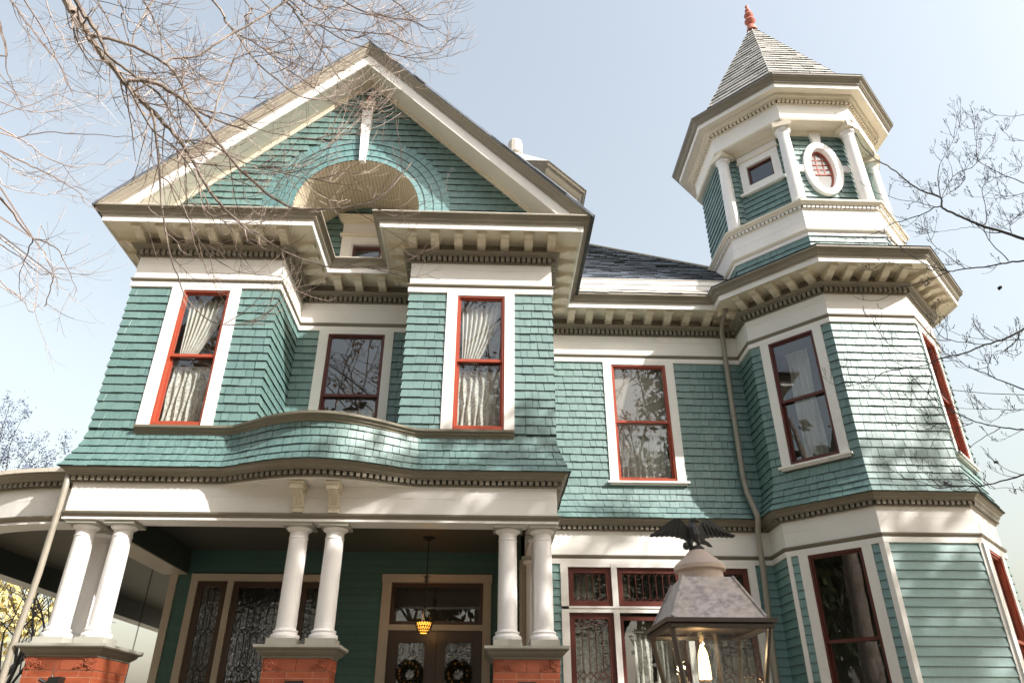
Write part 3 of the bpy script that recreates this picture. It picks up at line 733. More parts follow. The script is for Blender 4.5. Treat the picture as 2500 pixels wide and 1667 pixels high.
mb = MB(); fbox(mb, WL, 2.282, 5.369, -.03, .028, 3.996, 4.046); mb.build('head_casing', M['cream'], house)
curtain(WL, 3.22, 3.66, 1.3, 3.2, -.2, 'white lace curtain on the left of the wide lower wing window', 'lace', 5, .04, group='curtains behind the lower windows')
curtain(WL, 3.72, 4.14, 1.3, 3.2, -.2, 'white lace curtain on the right of the wide lower wing window', 'lace', 5, .04, group='curtains behind the lower windows')
curtain(WL, 2.45, 3.03, 1.3, 3.95, -.2, 'white lace curtain behind the leaded casement beside the porch', 'lace', 6, .03, group='curtains behind the lower windows')
tc = M['tanbeam']
for (c0, u0, u1, c1, nc, lab) in ((-3.856, -3.741, -3.237, -3.237, 3, 'left'), (-3.237, -3.141, -2.10, -2.10, 8, 'middle'), (-2.10, -1.998, -1.492, -1.376, 3, 'right')):
    wn = leaded_window(PORCH, c0, u0, u1, c1, 1.2, 3.966, 'door', nc, (2.0, 2.62, 3.176), lab + ' leaded window in the shade of the porch', .095, tc); room(PORCH, u0, u1, 1.2, 3.966, wn, .8)
mb = MB(); fbox(mb, PORCH, -3.856, -1.376, -.03, .045, 3.968, 4.08); mb.build('head_casing', tc, house)

# front doors
mb = MB(); fbox(mb, PORCH, -.632, -.477, -.05, .04, .9, 3.97); fbox(mb, PORCH, 1.078, 1.215, -.05, .04, .9, 3.97); fbox(mb, PORCH, -.645, 1.228, -.05, .055, 3.971, 4.10)
fbox(mb, PORCH, -.476, 1.077, -.06, .03, 3.205, 3.295); dc = mb.build('door_casing', tc, house)
mb = MB(); ring(mb, PORCH, -.476, 1.077, 3.296, 3.969, .06, -.08, -.03); mb.build('frame', M['door'], dc); pane(PORCH, -.42, 1.02, 3.35, 3.915, -.055, dc)
room(PORCH, -.476, 1.077, .9, 3.96, dc, .9)
for (a, b, g0, g1) in ((-.475, .326, -.299, .131), (.330, 1.076, .48, .893)):
    mb = MB()
    fbox(mb, PORCH, a, g0, -.08, -.035, .9, 3.20); fbox(mb, PORCH, g1, b, -.08, -.035, .9, 3.20); fbox(mb, PORCH, g0, g1, -.08, -.036, 3.02, 3.199); fbox(mb, PORCH, g0, g1, -.08, -.036, .9, 1.9)
    ring(mb, PORCH, g0 - .03, g1 + .03, 1.87, 3.05, .028, -.036, -.018)
    d = mb.build('front_door', M['door'], house); pane(PORCH, g0, g1, 1.9, 3.02, -.06, d, 'leaded')
def wreath(cx, cz, label):
    mb = MB(); rnd = random.Random(cx)
    for k in range(520):
        a = rnd.uniform(0, 2 * math.pi); b = rnd.uniform(0, 2 * math.pi); r = .155 + .055 * math.cos(b)
        c = Vector((cx + r * math.cos(a), 3.45 - .04 + -.05 * math.sin(b) * 1.0 - .04, cz + r * math.sin(a)))
        d = Vector((rnd.gauss(0, 1), rnd.gauss(0, 1), rnd.gauss(0, 1))).normalized(); e = d.orthogonal().normalized(); L = rnd.uniform(.03, .055)
        mb.poly([c - d * L, c + e * L * .3, c + d * L, c - e * L * .3])
    o = top_mesh(mb, 'wreath', M['wreath'], (cx, 3.37, cz), label, 'wreath', 'wreaths on the front doors')
    b = MB()
    for k in range(14):
        a = rnd.uniform(0, 2 * math.pi); r = .15; c = (cx + r * math.cos(a), 3.29, cz + r * math.sin(a))
        b.lathe([(.004, -.018), (.018, 0), (.004, .018)], c, 8)
    b.build('berry', M['amber'] if False else M['leaf_orange'], o)
wreath(-.085, 2.55, 'dark leafy wreath on the left front door'); wreath(.70, 2.55, 'dark leafy wreath on the right front door')

# ------------------------------------------------------------------ front gable
CZ, RI = 9.24, 1.03
RINGS = [1.03, 1.135, 1.275, 1.415, 1.555]
gap = .006
mb = MB()
gz = []; z = 8.70
while z < 12.1: gz.append(z); z += .135
for zb in gz:
    zt = zb + .135
    def half(z): return (ZAP - .36) - z
    if half(zb) < .05: break
    ro = RINGS[-1] - .02
    def cut(z):
        if z < CZ: return ro
        d = ro * ro - (z - CZ) ** 2
        return math.sqrt(d) if d > 0 else 0
    c0 = min(cut(zb), cut(zt)); c0b, c0t = cut(zb), cut(zt)
    spans = [(-1, 1)] if c0 <= 0.02 else [(-1,), (1,)]
    for sp in spans:
        if len(sp) == 2: lo0, hi0, lo1, hi1 = XM - half(zb), XM + half(zb), XM - max(0, half(zt)), XM + max(0, half(zt))
        elif sp[0] < 0: lo0, hi0, lo1, hi1 = XM - half(zb), XM - c0b, XM - max(c0t, half(zt)), XM - c0t
        else: lo0, hi0, lo1, hi1 = XM + c0b, XM + half(zb), XM + c0t, XM + max(c0t, half(zt))
        if hi0 - lo0 < .03: continue
        x = lo0; cuts = [lo0]
        while True:
            x += random.choice((random.uniform(.10, .17), .155))
            if x > hi0 - .06: break
            cuts.append(x)
        cuts.append(hi0)
        for i in range(len(cuts) - 1):
            l, r = cuts[i] + (gap * .6 if i else 0), cuts[i + 1] - (gap * .6 if i < len(cuts) - 2 else 0)
            jz = random.uniform(-.004, .004); th = .021 * random.uniform(.8, 1.2)
            lt, rt = max(lo1, min(hi1, l)), max(lo1, min(hi1, r))
            if rt - lt < .001: rt = lt + .001
            mb.wedge([(l, -th, zb + jz), (r, -th, zb + jz), (rt, -.0015, zt + .01), (lt, -.0015, zt + .01), (l, .004, zb + jz), (r, .004, zb + jz), (lt, .004, zt + .01), (rt, .004, zt + .01)])
        mb.quad((lo0, .005, zb), (hi0, .005, zb), (hi1, .005, zt), (lo1, .005, zt))
mb.build('gable_wall', [M['shingle'], M['butt']], house, fix=False)
# fanned shingle courses round the arch
mb = MB()
def ap(r, a, d): return (XM + .005 + r * math.cos(a), d, CZ + r * math.sin(a))
for q in range(4):
    ri, ro = RINGS[q], RINGS[q + 1]; n = int(math.pi * ri / (.135 if q else .17)); off = random.random()
    cuts = [-.42] + [math.pi * (k + off) / n for k in range(n)] + [math.pi + .42]
    for i in range(len(cuts) - 1):
        a0, a1 = cuts[i], cuts[i + 1]; ns = max(1, int((a1 - a0) / .06)); g = gap * .55 / ri
        for k in range(ns):
            b0 = a0 + (a1 - a0) * k / ns + (g if k == 0 else 0); b1 = a0 + (a1 - a0) * (k + 1) / ns - (g if k == ns - 1 else 0)
            th = .020
            mb.wedge([ap(ri, b0, -th), ap(ri, b1, -th), ap(ro + .012, b1, -.004), ap(ro + .012, b0, -.004), ap(ri, b0, .004), ap(ri, b1, .004), ap(ro + .01, b0, .004), ap(ro + .01, b1, .004)])
        ns = 6
        for k in range(ns):
            b0 = a0 + (a1 - a0) * k / ns; b1 = a0 + (a1 - a0) * (k + 1) / ns
            mb.quad(ap(ri, b0, .005), ap(ri, b1, .005), ap(ro, b1, .005), ap(ro, b0, .005))
mb.build('arch_shingles', [shingle_mat('arch blue teal shingle', (.08, .20, .205), (.115, .25, .25)), M['butt']], house, fix=False)
# barrel soffit of the arch: beadboard running front to back
m, nt, bs = newmat('tan beadboard'); uv = N(nt, 'ShaderNodeTexCoord').outputs['UV']
wv = N(nt, 'ShaderNodeTexWave'); wv.wave_type = 'BANDS'; wv.bands_direction = 'X'; wv.inputs['Scale'].default_value = 5.0; nt.links.new(uv, wv.inputs['Vector'])
k = ramp(nt, wv.outputs[1], .0, .2); c = mixc(nt, k, (.34, .28, .19), (.60, .53, .41))
nt.links.new(c, bs.inputs['Base Color']); bs.inputs['Roughness'].default_value = .5; bump(nt, bs, k, .35, .004)
mb = MB(); mb.uv = []; na = 48; aa = [(-.45 + (math.pi + .9) * i / na) for i in range(na + 1)]
def arcpt(a):
    if a < 0: return (XM + .005 + RI, CZ + a * RI)
    if a > math.pi: return (XM + .005 - RI, CZ + (math.pi - a) * RI)
    return (XM + .005 + RI * math.cos(a), CZ + RI * math.sin(a))
for a in aa:
    x, z = arcpt(a)
    for y in (-.018, YR + .01): mb.v.append((x, y, z)); mb.uv.append((a * RI, y))
for i in range(na): mb.f.append((2 * i, 2 * i + 1, 2 * i + 3, 2 * i + 2)); mb.m.append(0)
mb.build('arch_soffit', m, house, True, fix=False)
# keystone, ledge, terracotta ornament
mb = MB(); mb.prism([(-1.222, 11.40), (-1.036, 11.40), (-1.066, 10.20), (-1.162, 10.20)], lambda x, z: (x, -.085, z), lambda x, z: (x, .0, z)); ks = mb.build('keystone', M['panelwhite'], house)
mb = MB(); mb.box(-1.245, -1.012, -.12, .0, 11.402, 11.45); mb.box(-1.265, -.992, -.15, .0, 11.452, 11.53); mb.build('ledge', M['bracket'], ks)
mb = MB(); mb.box(-1.18, -1.07, -.12, -.01, 11.532, 11.60); mb.lathe([(.05, 0), (.055, .03), (.035, .05), (.05, .075), (.03, .11), (.01, .14)], (-1.125, -.07, 11.60), 12); mb.build('ornament', M['terra'], ks)

# raking cornice on both slopes
def rake(prof, mat, name, zlow=8.735):
    mb = MB()
    for sg in (-1, 1):
        for (y0, d0), (y1, d1) in zip(prof[:-1], prof[1:]):
            a0, a1 = (XM, y0, ZAP + d0), (XM, y1, ZAP + d1)
            b0 = (XM + sg * (ZAP + d0 - zlow), y0, zlow); b1 = (XM + sg * (ZAP + d1 - zlow), y1, zlow)
            mb.quad(a0, b0, b1, a1)
    return mb.build(name, mat, house, fix=False)
rake([(-.618, .0), (-.612, -.03), (-.59, -.04), (-.575, -.075), (-.54, -.115), (-.528, -.145), (-.512, -.15), (-.505, -.18), (-.486, -.182)], paint('pale taupe rake paint', (.33, .295, .24), .45, .15, .4, (2, 2, 5)), 'rake_crown')
rake([(-.492, -.178), (-.489, -.40), (-.462, -.402), (-.462, -.352)], M['cream'], 'bargeboard')
rake([(-.462, -.352), (-.03, -.352)], paint('cream gable soffit', (.80, .76, .68), .5, .06, .25), 'rake_soffit')
rake([(-.062, -.350), (-.055, -.385), (-.04, -.39), (-.035, -.44), (0, -.442)], M['bracket'], 'rake_bed_moulding')
# main roof slabs (slate edges showing above the rake)
mb = MB()
for sg in (-1, 1):
    x1 = XM + sg * 3.80; z1 = ZAP - 3.80
    for dz, dy in ((.012, -.63),):
        mb.box8([(XM, dy, ZAP + .0), (x1, dy, z1 + .0), (x1, 11, z1), (XM, 11, ZAP), (XM, dy, ZAP + .045), (x1, dy, z1 + .045), (x1, 11, z1 + .045), (XM, 11, ZAP + .045)] if sg > 0 else
                [(x1, dy, z1), (XM, dy, ZAP), (XM, 11, ZAP), (x1, 11, z1), (x1, dy, z1 + .045), (XM, dy, ZAP + .045), (XM, 11, ZAP + .045), (x1, 11, z1 + .045)])
    k = 0.0
    while k < 3.7:   # ragged slate ends along the edge
        l = random.uniform(.15, .3); a, b = k, min(3.8, k + l); o = random.uniform(-.02, .012); h = random.uniform(.05, .066)
        q = [(XM + sg * a, ZAP - a), (XM + sg * b, ZAP - b)]
        mb.box8([(q[0][0], -.635 + o, q[0][1] + .03), (q[1][0], -.635 + o, q[1][1] + .03), (q[1][0], -.3, q[1][1] + .03), (q[0][0], -.3, q[0][1] + .03),
                 (q[0][0], -.635 + o, q[0][1] + h), (q[1][0], -.635 + o, q[1][1] + h - .012), (q[1][0], -.3, q[1][1] + h - .012), (q[0][0], -.3, q[0][1] + h)])
        k += l
mb.build('main_roof', M['slate'], house)
mb = MB(); mb.tube([(XM + 3.80, -.60, 8.715), (XM + 3.80, 2.0, 8.715)], .035, 8); mb.build('eave_gutter', M['iron'], house); mb = MB(); mb.tube([(XM - 3.80, -.60, 8.715), (XM - 3.80, 4.0, 8.715)], .03, 8); mb.build('eave_gutter', M['iron'], house)

# attic wall and window inside the arch
mb = MB(); shingle_run(mb, [(XM - 1.03, YR), (XM + 1.04, YR)], [(0, -1)] * 2, courses(8.75, 10.28, .135), 10.28, holes=((.57, 1.5, 8.7, 9.9),)); mb.build('attic_wall', [M['shingle'], M['butt']], house, fix=False)
ca = -1.125
mb = MB(); fbox(mb, REC, ca - .465, ca - .283, -.02, .04, 8.75, 9.575); fbox(mb, REC, ca + .283, ca + .465, -.02, .04, 8.75, 9.575); fbox(mb, REC, ca - .283, ca + .283, -.02, .04, 9.45, 9.575)
ring(mb, REC, ca - .284, ca + .284, 8.7, 9.452, .028, -.05, .022)
fbox(mb, REC, ca - .465, ca + .465, -.02, .045, 9.636, 9.852); aw = mb.build('attic_window', M['cream'], house)
mb = MB(); fbox(mb, REC, ca - .50, ca + .50, -.02, .075, 9.576, 9.636)
for i, (e, n, a, b) in enumerate(((.475, .055, 9.853, 9.885), (.51, .10, 9.886, 9.93), (.545, .14, 9.931, 9.965), (.56, .16, 9.966, 10.0))): fbox(mb, REC, ca - e, ca + e, -.02, n, a, b)
mb.build('hood', M['soffit'], aw)
mb = MB(); ring(mb, REC, ca - .255, ca + .255, 8.8, 9.40, .04, -.07, -.03); mb.build('sash', M['shade_maroon'], aw); pane(REC, ca - .22, ca + .22, 8.85, 9.37, -.05, aw); room(REC, ca - .25, ca + .25, 8.8, 9.42, aw, .7)

# ------------------------------------------------------------------ wing roof
def slate_plane(mb, P0, U, W_, n, rows, expo, limL, limR, wr=(.16, .30), t=.012):
    """courses on a plane: P0 origin, U along course, W_ up the slope, n normal; limL/R(v) -> u range"""
    for k in range(rows):
        v0, v1 = k * expo, (k + 1) * expo; a, b = max(limL(v0), limL(v1)), min(limR(v0), limR(v1))
        if b - a < .05: continue
        a0, b0, a1, b1 = limL(v0), limR(v0), limL(v1), limR(v1)
        u = a0 - random.random() * .2; cuts = [a0]
        while True:
            u += random.uniform(*wr)
            if u > b0 - .06: break
            if u > a0 + .05: cuts.append(u)
        cuts.append(b0)
        for i in range(len(cuts) - 1):
            l, r = cuts[i] + (.004 if i else 0), cuts[i + 1] - (.004 if i < len(cuts) - 2 else 0); jv = random.uniform(-.008, .008); th = t * random.uniform(.7, 1.5)
            if r - l < .01: continue
            lt, rt = max(a1, min(b1, l)), max(a1, min(b1, r))
            if rt - lt < .002: rt = lt + .002
            Q = lambda u, v, h: tuple(P0 + U * u + W_ * v + n * h)
            mb.wedge([Q(l, v0 + jv, th), Q(r, v0 + jv, th), Q(rt, v1 + .01, .001), Q(lt, v1 + .01, .001), Q(l, v0 + jv, -.004), Q(r, v0 + jv, -.004), Q(lt, v1, -.004), Q(rt, v1, -.004)])
        Q = lambda u, v, h: tuple(P0 + U * u + W_ * v + n * h)
        mb.quad(Q(a0, v0, -.005), Q(b0, v0, -.005), Q(b1, v1, -.005), Q(a1, v1, -.005))
s2 = math.sqrt(.5)
mb = MB(); slate_plane(mb, Vector((0, YW - .615, 8.742)), Vector((1, 0, 0)), Vector((0, s2, s2)), Vector((0, -s2, s2)), 2, .19, lambda v: 2.66, lambda v: 6.2, (.22, .3)); mb.build('eave_slates', [M['shake'], M['butt']], house, fix=False)
mb = MB(); gy, gz0 = YW - .34, 9.005
mb.box(2.66, 6.2, gy, gy + .03, gz0 - .01, 9.10); mb.box(2.66, 6.2, gy - .012, gy + .03, 9.103, 9.19); mb.build('gutter_board', M['cream'], house)
mb = MB(); mb.tube([(2.66, gy, 9.205), (6.2, gy, 9.205)], .022, 8); mb.build('gutter_roll', M['shake'], house)
mb = MB(); slate_plane(mb, Vector((0, gy + .03, 9.205)), Vector((1, 0, 0)), Vector((0, s2, s2)), Vector((0, -s2, s2)), 34, .135, lambda v: 1.8, lambda v: 6.78 - v * s2 * 1.04, (.2, .34), .017); mb.build('wing_roof', [M['slate'], M['butt']], house, fix=False)
mb = MB()
mb.tube([(6.80, gy + .02, 9.22), (6.80 - 3.31, gy + .02 + 3.18, 9.22 + 3.18)], .03, 8); mb.tube([(3.49, gy + 3.20, 12.40), (1.2, gy + 3.2, 12.40)], .03, 8); mb.build('hip_ridge', M['gutter'], house)
mb = MB(); mb.poly([(6.80, gy + .02, 9.19), (3.49, gy + 3.2, 12.37), (3.49, 11, 12.37), (6.80, 11, 9.19)]); mb.build('wing_roof', M['slate'], house)

# octagonal roof turret behind the main gable
tc_ = (1.62, 3.25)
def ring8(rad, z, c): return [(*octc(-22.5 + 45 * i, rad, *c), z) for i in range(8)]
def loft8(mb, prof, c=(TX, TY)):
    rs = [ring8(r, z, c) for r, z in prof]
    for a, b in zip(rs[:-1], rs[1:]):
        for i in range(8): mb.quad(a[i], a[(i + 1) % 8], b[(i + 1) % 8], b[i])
mb = MB(); loft8(mb, [(1.02, 9.5), (1.02, 11.55), (1.02, 11.70), (1.30, 11.705), (1.30, 11.78), (1.33, 11.79)], tc_); tu = mb.build('roof_turret', M['cream'], house, fix=False)
mb = MB(); loft8(mb, [(1.33, 11.79), (1.36, 11.82), (1.42, 11.90), (1.47, 11.94), (1.50, 12.0)], tc_); mb.build('crown_moulding', M['taupe'], tu, fix=False)
mb = MB(); a8 = ring8(1.52, 12.0, tc_); b8 = ring8(.10, 13.55, tc_)
loft8(mb, [(1.50, 11.99), (1.52, 12.0), (.10, 13.55)], tc_); mb.build('turret_roof', M['shake'], tu, fix=False)
mb = MB(); mb.lathe([(.10, 13.50), (.17, 13.58), (.17, 13.9), (.15, 13.95), (.02, 13.97)], (*tc_, 0), 12); mb.build('turret_cap', M['shake'], tu)

# ------------------------------------------------------------------ belvedere on the tower
mb = MB(); loft8(mb, [(2.31, 8.75), (1.66, 9.0)]); mb.build('tower_lower_roof', M['slate'], house, fix=False)
P8 = [octc(-22.5 + 45 * i, 1.66) for i in range(-3, 6)]; M8 = miter(P8)
M8[0] = M8[-1] = None
def mit8(rad=1.0): return [tuple(x / math.cos(R(22.5)) for x in (math.sin(R(-22.5 + 45 * i)), -math.cos(R(-22.5 + 45 * i)))) for i in range(-3, 6)]
M8 = mit8()
mb = MB()
for i in range(8): shingle_run(mb, P8[i:i + 2], M8[i:i + 2], courses(8.80, 9.40, .125), 9.40)
mb.build('pedestal_wall', [M['shingle'], M['butt']], house, fix=False)
mb = MB(); loft8(mb, [(1.66, 9.395), (1.69, 9.40), (1.69, 9.462), (1.68, 9.465)]); loft8(mb, [(1.68, 9.52), (1.682, 9.74), (1.677, 9.743), (1.68, 9.747), (1.68, 9.985)]); mb.build('pedestal_frieze', M['cream'], house, fix=False)
mb = MB(); loft8(mb, [(1.68, 9.462), (1.70, 9.465), (1.725, 9.49), (1.735, 9.515), (1.68, 9.525)]); loft8(mb, [(1.68, 9.98), (1.70, 9.982), (1.70, 9.998), (1.69, 10.0)]); loft8(mb, [(1.69, 10.052), (1.745, 10.054), (1.75, 10.07), (1.775, 10.09), (1.79, 10.10), (1.795, 10.135), (1.2, 10.14)]); mb.build('pedestal_cornice', M['bracket'], house, fix=False)
def P8r(r): return [octc(-22.5 + 45 * i, r) for i in range(-3, 6)]
mb = MB(); mb.mi = 1; loft8(mb, [(1.69, 9.998), (1.69, 10.054)]); mb.mi = 0; dentils(mb, P8r(1.69), 0, .038, 10.0, 10.05, .055, .078, M8); mb.build('pedestal_dentil_band', [M['cream'], M['dark']], house)
RW = 1.38; BA, BB, BC_ = face(-45, RW), face(0, RW), face(45, RW)
P9 = P8r(RW); hw = RW * math.tan(R(22.5)); mb = MB()
for i in range(8):
    hs = ((hw - .36, hw + .40, 11.06, 12.0),) if i == 2 else ((hw - .22, hw + .31, 10.70, 11.68),) if i == 3 else ()
    shingle_run(mb, P9[i:i + 2], M8[i:i + 2], courses(10.14, 12.08, .13), 12.08, holes=hs)
mb.build('belvedere_wall', [M['shingle'], M['butt']], house, fix=False)
PB = [octc(-157.5, 1.60), octc(-112.5, 1.60), octc(-69.5, 1.61), octc(-62, 1.30)]; MBv = miter(PB)
for i in range(3):
    mb = MB(); shingle_run(mb, PB[i:i + 2], MBv[i:i + 2], courses(10.14, 12.135, .13), 12.135); mb.build('belvedere_wall', [M['shingle'], M['butt']], house, fix=False)
mb = MB(); loft8(mb, [(RW, 12.05), (RW + .05, 12.055), (RW + .07, 12.09), (RW + .09, 12.135)])
loft8(mb, [(1.70, 12.145), (1.72, 12.15), (1.735, 12.185), (1.70, 12.20)]); loft8(mb, [(1.70, 12.575), (1.725, 12.58), (1.725, 12.60), (1.715, 12.605)]); loft8(mb, [(1.715, 12.672), (1.775, 12.675), (1.79, 12.70), (1.82, 12.71), (1.84, 12.75), (1.70, 12.762)]); mb.build('belvedere_moulding', M['bracket'], house, fix=False)
mb = MB(); loft8(mb, [(RW, 12.135), (1.70, 12.135)]); loft8(mb, [(1.70, 12.76), (1.985, 12.76)]); mb.build('belvedere_soffit', M['soffit'], house, fix=False)
mb = MB(); loft8(mb, [(1.70, 12.135), (1.702, 12.40), (1.70, 12.58)]); loft8(mb, [(1.985, 12.762), (1.985, 12.74), (2.005, 12.738), (2.008, 12.825), (2.02, 12.83)]); mb.build('belvedere_frieze', M['cream'], house, fix=False)
mb = MB(); mb.mi = 1; loft8(mb, [(1.715, 12.60), (1.715, 12.68)]); mb.mi = 0; dentils(mb, P8r(1.715), 0, .05, 12.607, 12.668, .055, .085, M8); mb.build('belvedere_dentil_band', [M['bracket'], M['dark']], house)
mb = MB(); loft8(mb, [(2.018, 12.826), (2.04, 12.83), (2.042, 12.85), (2.06, 12.865), (2.085, 12.905), (2.11, 12.92), (2.115, 12.94), (2.135, 12.945), (2.14, 12.975), (1.85, 13.0)]); mb.build('belvedere_crown', M['taupe'], house, fix=False)
# spire
AP = Vector((7.45, TY, 17.12)); mb = MB(); RS = 1.93
b8 = [Vector((*octc(-22.5 + 45 * i, RS), 12.985)) for i in range(9)]
for i in range(8):
    a, b = b8[i], b8[i + 1]; mid = (a + b) / 2; U = (b - a).normalized(); W_ = (AP - mid); Ls = W_.length; W_.normalize(); n = U.cross(W_).normalized(); half = (b - a).length / 2
    rows = 25; ex = Ls * .975 / rows
    ul = (AP - mid).dot(U)
    slate_plane(mb, mid, U, W_, n, rows, ex, lambda v, h=half, L=Ls: -h * (1 - v / L), lambda v, h=half, L=Ls: h * (1 - v / L), (.22, .36), .018)
sp = mb.build('spire', [M['spireslate'], M['butt']], house, fix=False)
mb = MB(); loft8(mb, [(2.142, 12.975), (2.15, 12.985), (1.9, 13.03)]); mb.build('eave_slates', M['slate'], sp, fix=False)
mb = MB()
for i in range(8): mb.tube([b8[i], b8[i].lerp(AP, .975)], .014, 5)
mb.build('hip_cap', M['spireslate'], sp)
mb = MB(); mb.lathe([(.13, -.16), (.10, .0), (.06, .06), (.04, .08), (.10, .13), (.135, .2), (.10, .27), (.045, .31), (.09, .36), (.115, .42), (.09, .48), (.03, .53), (.06, .56), (.07, .60), (.055, .64), (.025, .68), (.035, .72), (.045, .76), (.01, .83)], (AP.x, AP.y, AP.z - .0), 16); mb.build('finial', M['terra'], sp, True)

# belvedere windows
mb = MB(); ring(mb, BA, -.385, .425, 11.10, 11.87, .145, -.02, .04); fbox(mb, BA, -.44, .48, -.02, .085, 11.045, 11.10)
fbox(mb, BA, -.40, .44, -.02, .045, 11.871, 12.04); bw = mb.build('belvedere_window', M['cream'], house); bw['label'] = 'small square window high on the left face of the tower'
mb = MB(); fbox(mb, BA, -.42, .46, -.02, .06, 11.872, 11.90); mb.build('hood', M['bracket'], bw)
mb = MB(); ring(mb, BA, -.24, .28, 11.106, 11.724, .035, -.07, -.02); mb.build('sash', M['shade_maroon'], bw); pane(BA, -.21, .25, 11.14, 11.69, -.045, bw, 'leaded'); room(BA, -.23, .27, 11.15, 11.70, bw, .5)
oc_s, oc_z = .045, 11.19
def ell(f, a, b, n, k, N_=40, s=None, z=None): t = 2 * math.pi * k / N_; return f.p((s if s is not None else oc_s) + a * math.sin(t), n, (z if z is not None else oc_z) + b * math.cos(t))
mb = MB(); NN = 48
for k in range(NN):
    for (a0, b0, n0), (a1, b1, n1) in zip(((.365, .65, -.01), (.37, .655, .075), (.355, .64, .085), (.235, .51, .085), (.225, .50, .07)), ((.37, .655, .075), (.355, .64, .085), (.235, .51, .085), (.225, .50, .07), (.215, .49, -.05))):
        mb.quad(ell(BB, a0, b0, n0, k, NN), ell(BB, a0, b0, n0, k + 1, NN), ell(BB, a1, b1, n1, k + 1, NN), ell(BB, a1, b1, n1, k, NN))
def lug(pts, n=.07): mb.prism(pts, lambda u, z: BB.p(u, n, z), lambda u, z: BB.p(u, -.01, z))
lug([(-.07, 12.10), (.15, 12.10), (.115, 11.80), (-.03, 11.80)], .08); lug([(.38, 11.27), (.55, 11.27), (.565, 11.24), (.565, 11.15), (.55, 11.12), (.38, 11.12)], .06); lug([(-.30, 11.27), (-.46, 11.27), (-.475, 11.24), (-.475, 11.15), (-.46, 11.12), (-.30, 11.12)], .06)
ow = mb.build('oval_window', M['panelwhite'], house); ow['label'] = 'oval window with white surround and small red panes on the tower front'
mb = MB(); fbox(mb, BB, -.09, .17, -.01, .10, 12.075, 12.125); mb.build('keystone_cap', M['bracket'], ow)
mb = MB()
for k in range(NN):
    for (a0, b0, n0), (a1, b1, n1) in zip(((.216, .491, -.05), (.216, .491, -.02)), ((.216, .491, -.02), (.180, .455, -.02))): mb.quad(ell(BB, a0, b0, n0, k, NN), ell(BB, a0, b0, n0, k + 1, NN), ell(BB, a1, b1, n1, k + 1, NN), ell(BB, a1, b1, n1, k, NN))
    mb.quad(ell(BB, .180, .455, -.02, k, NN), ell(BB, .180, .455, -.02, k + 1, NN), ell(BB, .180, .455, -.05, k + 1, NN), ell(BB, .180, .455, -.05, k, NN))
def xat(z): return .185 * math.sqrt(max(0, 1 - ((z - oc_z) / .46) ** 2))
zm = 11.11
fbox(mb, BB, oc_s - xat(zm), oc_s + xat(zm), -.05, -.018, zm - .014, zm + .014)
for z in (11.235, 11.35, 11.465): fbox(mb, BB, oc_s - xat(z), oc_s + xat(z), -.045, -.022, z - .008, z + .008)
for u in (-.062, .062): fbox(mb, BB, oc_s + u - .008, oc_s + u + .008, -.044, -.0225, zm, oc_z + .45 * math.sqrt(1 - (u / .185) ** 2))
mb.build('sash', M['red'], ow)
mb = MB(); mb.poly([ell(BB, .2, .475, -.035, k, 32) for k in range(32)]); mb.build('pane', M['glass'], ow, fix=False)
mb = MB(); mb.poly([ell(BB, .26, .54, -.10, k, 32) for k in range(32)]); mb.build('blind', M['sheer'], ow, fix=False)
room(BB, oc_s - .2, oc_s + .2, 10.72, 11.66, ow, .6)

# ------------------------------------------------------------------ columns
def column_proto(zb, zs0, zs1, zc, zt, r0, r1, plinth=True, n=28):
    """z heights: base bottom, shaft bottom, shaft top, capital top (abacus bottom), abacus top; modelled from its base"""
    mb = MB(); prof = []
    for i in range(9):
        t = i / 8; r = r0 + (r1 - r0) * (t ** 1.6); prof.append((r, zs0 - zb + (zs1 - zs0) * t))
    mb.lathe(prof, (0, 0, 0), n); c = mb.build('column', M['column'], None, True, loc=(0, 0, 0))
    mb = MB(); h = zs0 - zb; p = .42 * h if plinth else .02
    mb.lathe([(r0 * 1.40, p), (r0 * 1.44, p + .12 * h), (r0 * 1.42, p + .22 * h), (r0 * 1.34, p + .27 * h), (r0 * 1.22, p + .30 * h), (r0 * 1.16, p + .37 * h), (r0 * 1.22, p + .42 * h), (r0 * 1.26, p + .46 * h), (r0 * 1.22, p + .50 * h), (r0 * 1.10, p + .52 * h), (r0 * 1.03, p + .57 * h), (r0, h + .01)], (0, 0, 0), n)
    b = mb.build('base', M['column'], None, True, loc=(0, 0, 0)); b.parent = c
    if plinth:
        mb = MB(); q = r0 * 1.42; mb.box(-q, q, -q, q, 0, p); b2 = mb.build('plinth', M['captop'], None, loc=(0, 0, 0)); b2.parent = c
    mb = MB(); z0 = zs1 - zb; z1 = zc - zb; k = z1 - z0
    mb.lathe([(r1, z0 - .09), (r1 * 1.06, z0 - .085), (r1 * 1.06, z0 - .07), (r1, z0 - .065), (r1, z0), (r1 * 1.08, z0 + .1 * k), (r1 * 1.3, z0 + .35 * k), (r1 * 1.40, z0 + .65 * k), (r1 * 1.36, z0 + .95 * k), (r1 * 1.2, z0 + k)], (0, 0, 0), n)
    b = mb.build('capital', M['column'], None, True, loc=(0, 0, 0)); b.parent = c
    mb = MB(); q = r1 * 1.63; mb.box(-q, q, -q, q, z1, zt - zb); b = mb.build('abacus', M['captop'] if plinth else M['bracket'], None, loc=(0, 0, 0)); b.parent = c
    return c
def drop(o):
    for ch in list(o.children): bpy.data.objects.remove(ch)
    bpy.data.objects.remove(o)
cp = column_proto(2.602, 2.80, 3.985, 4.043, 4.0835, .124, .117)
for x, y in ((-4.085, .2), (-3.603, .2), (-4.085, .66), (-1.336, .2), (-.868, .2), (1.396, .2), (1.853, .2), (1.853, .66), (1.853, 2.05)): place_copy(cp, house, (x, y, 2.602))
drop(cp)
cp = column_proto(10.142, 10.30, 11.93, 12.02, 12.132, .125, .105, False)
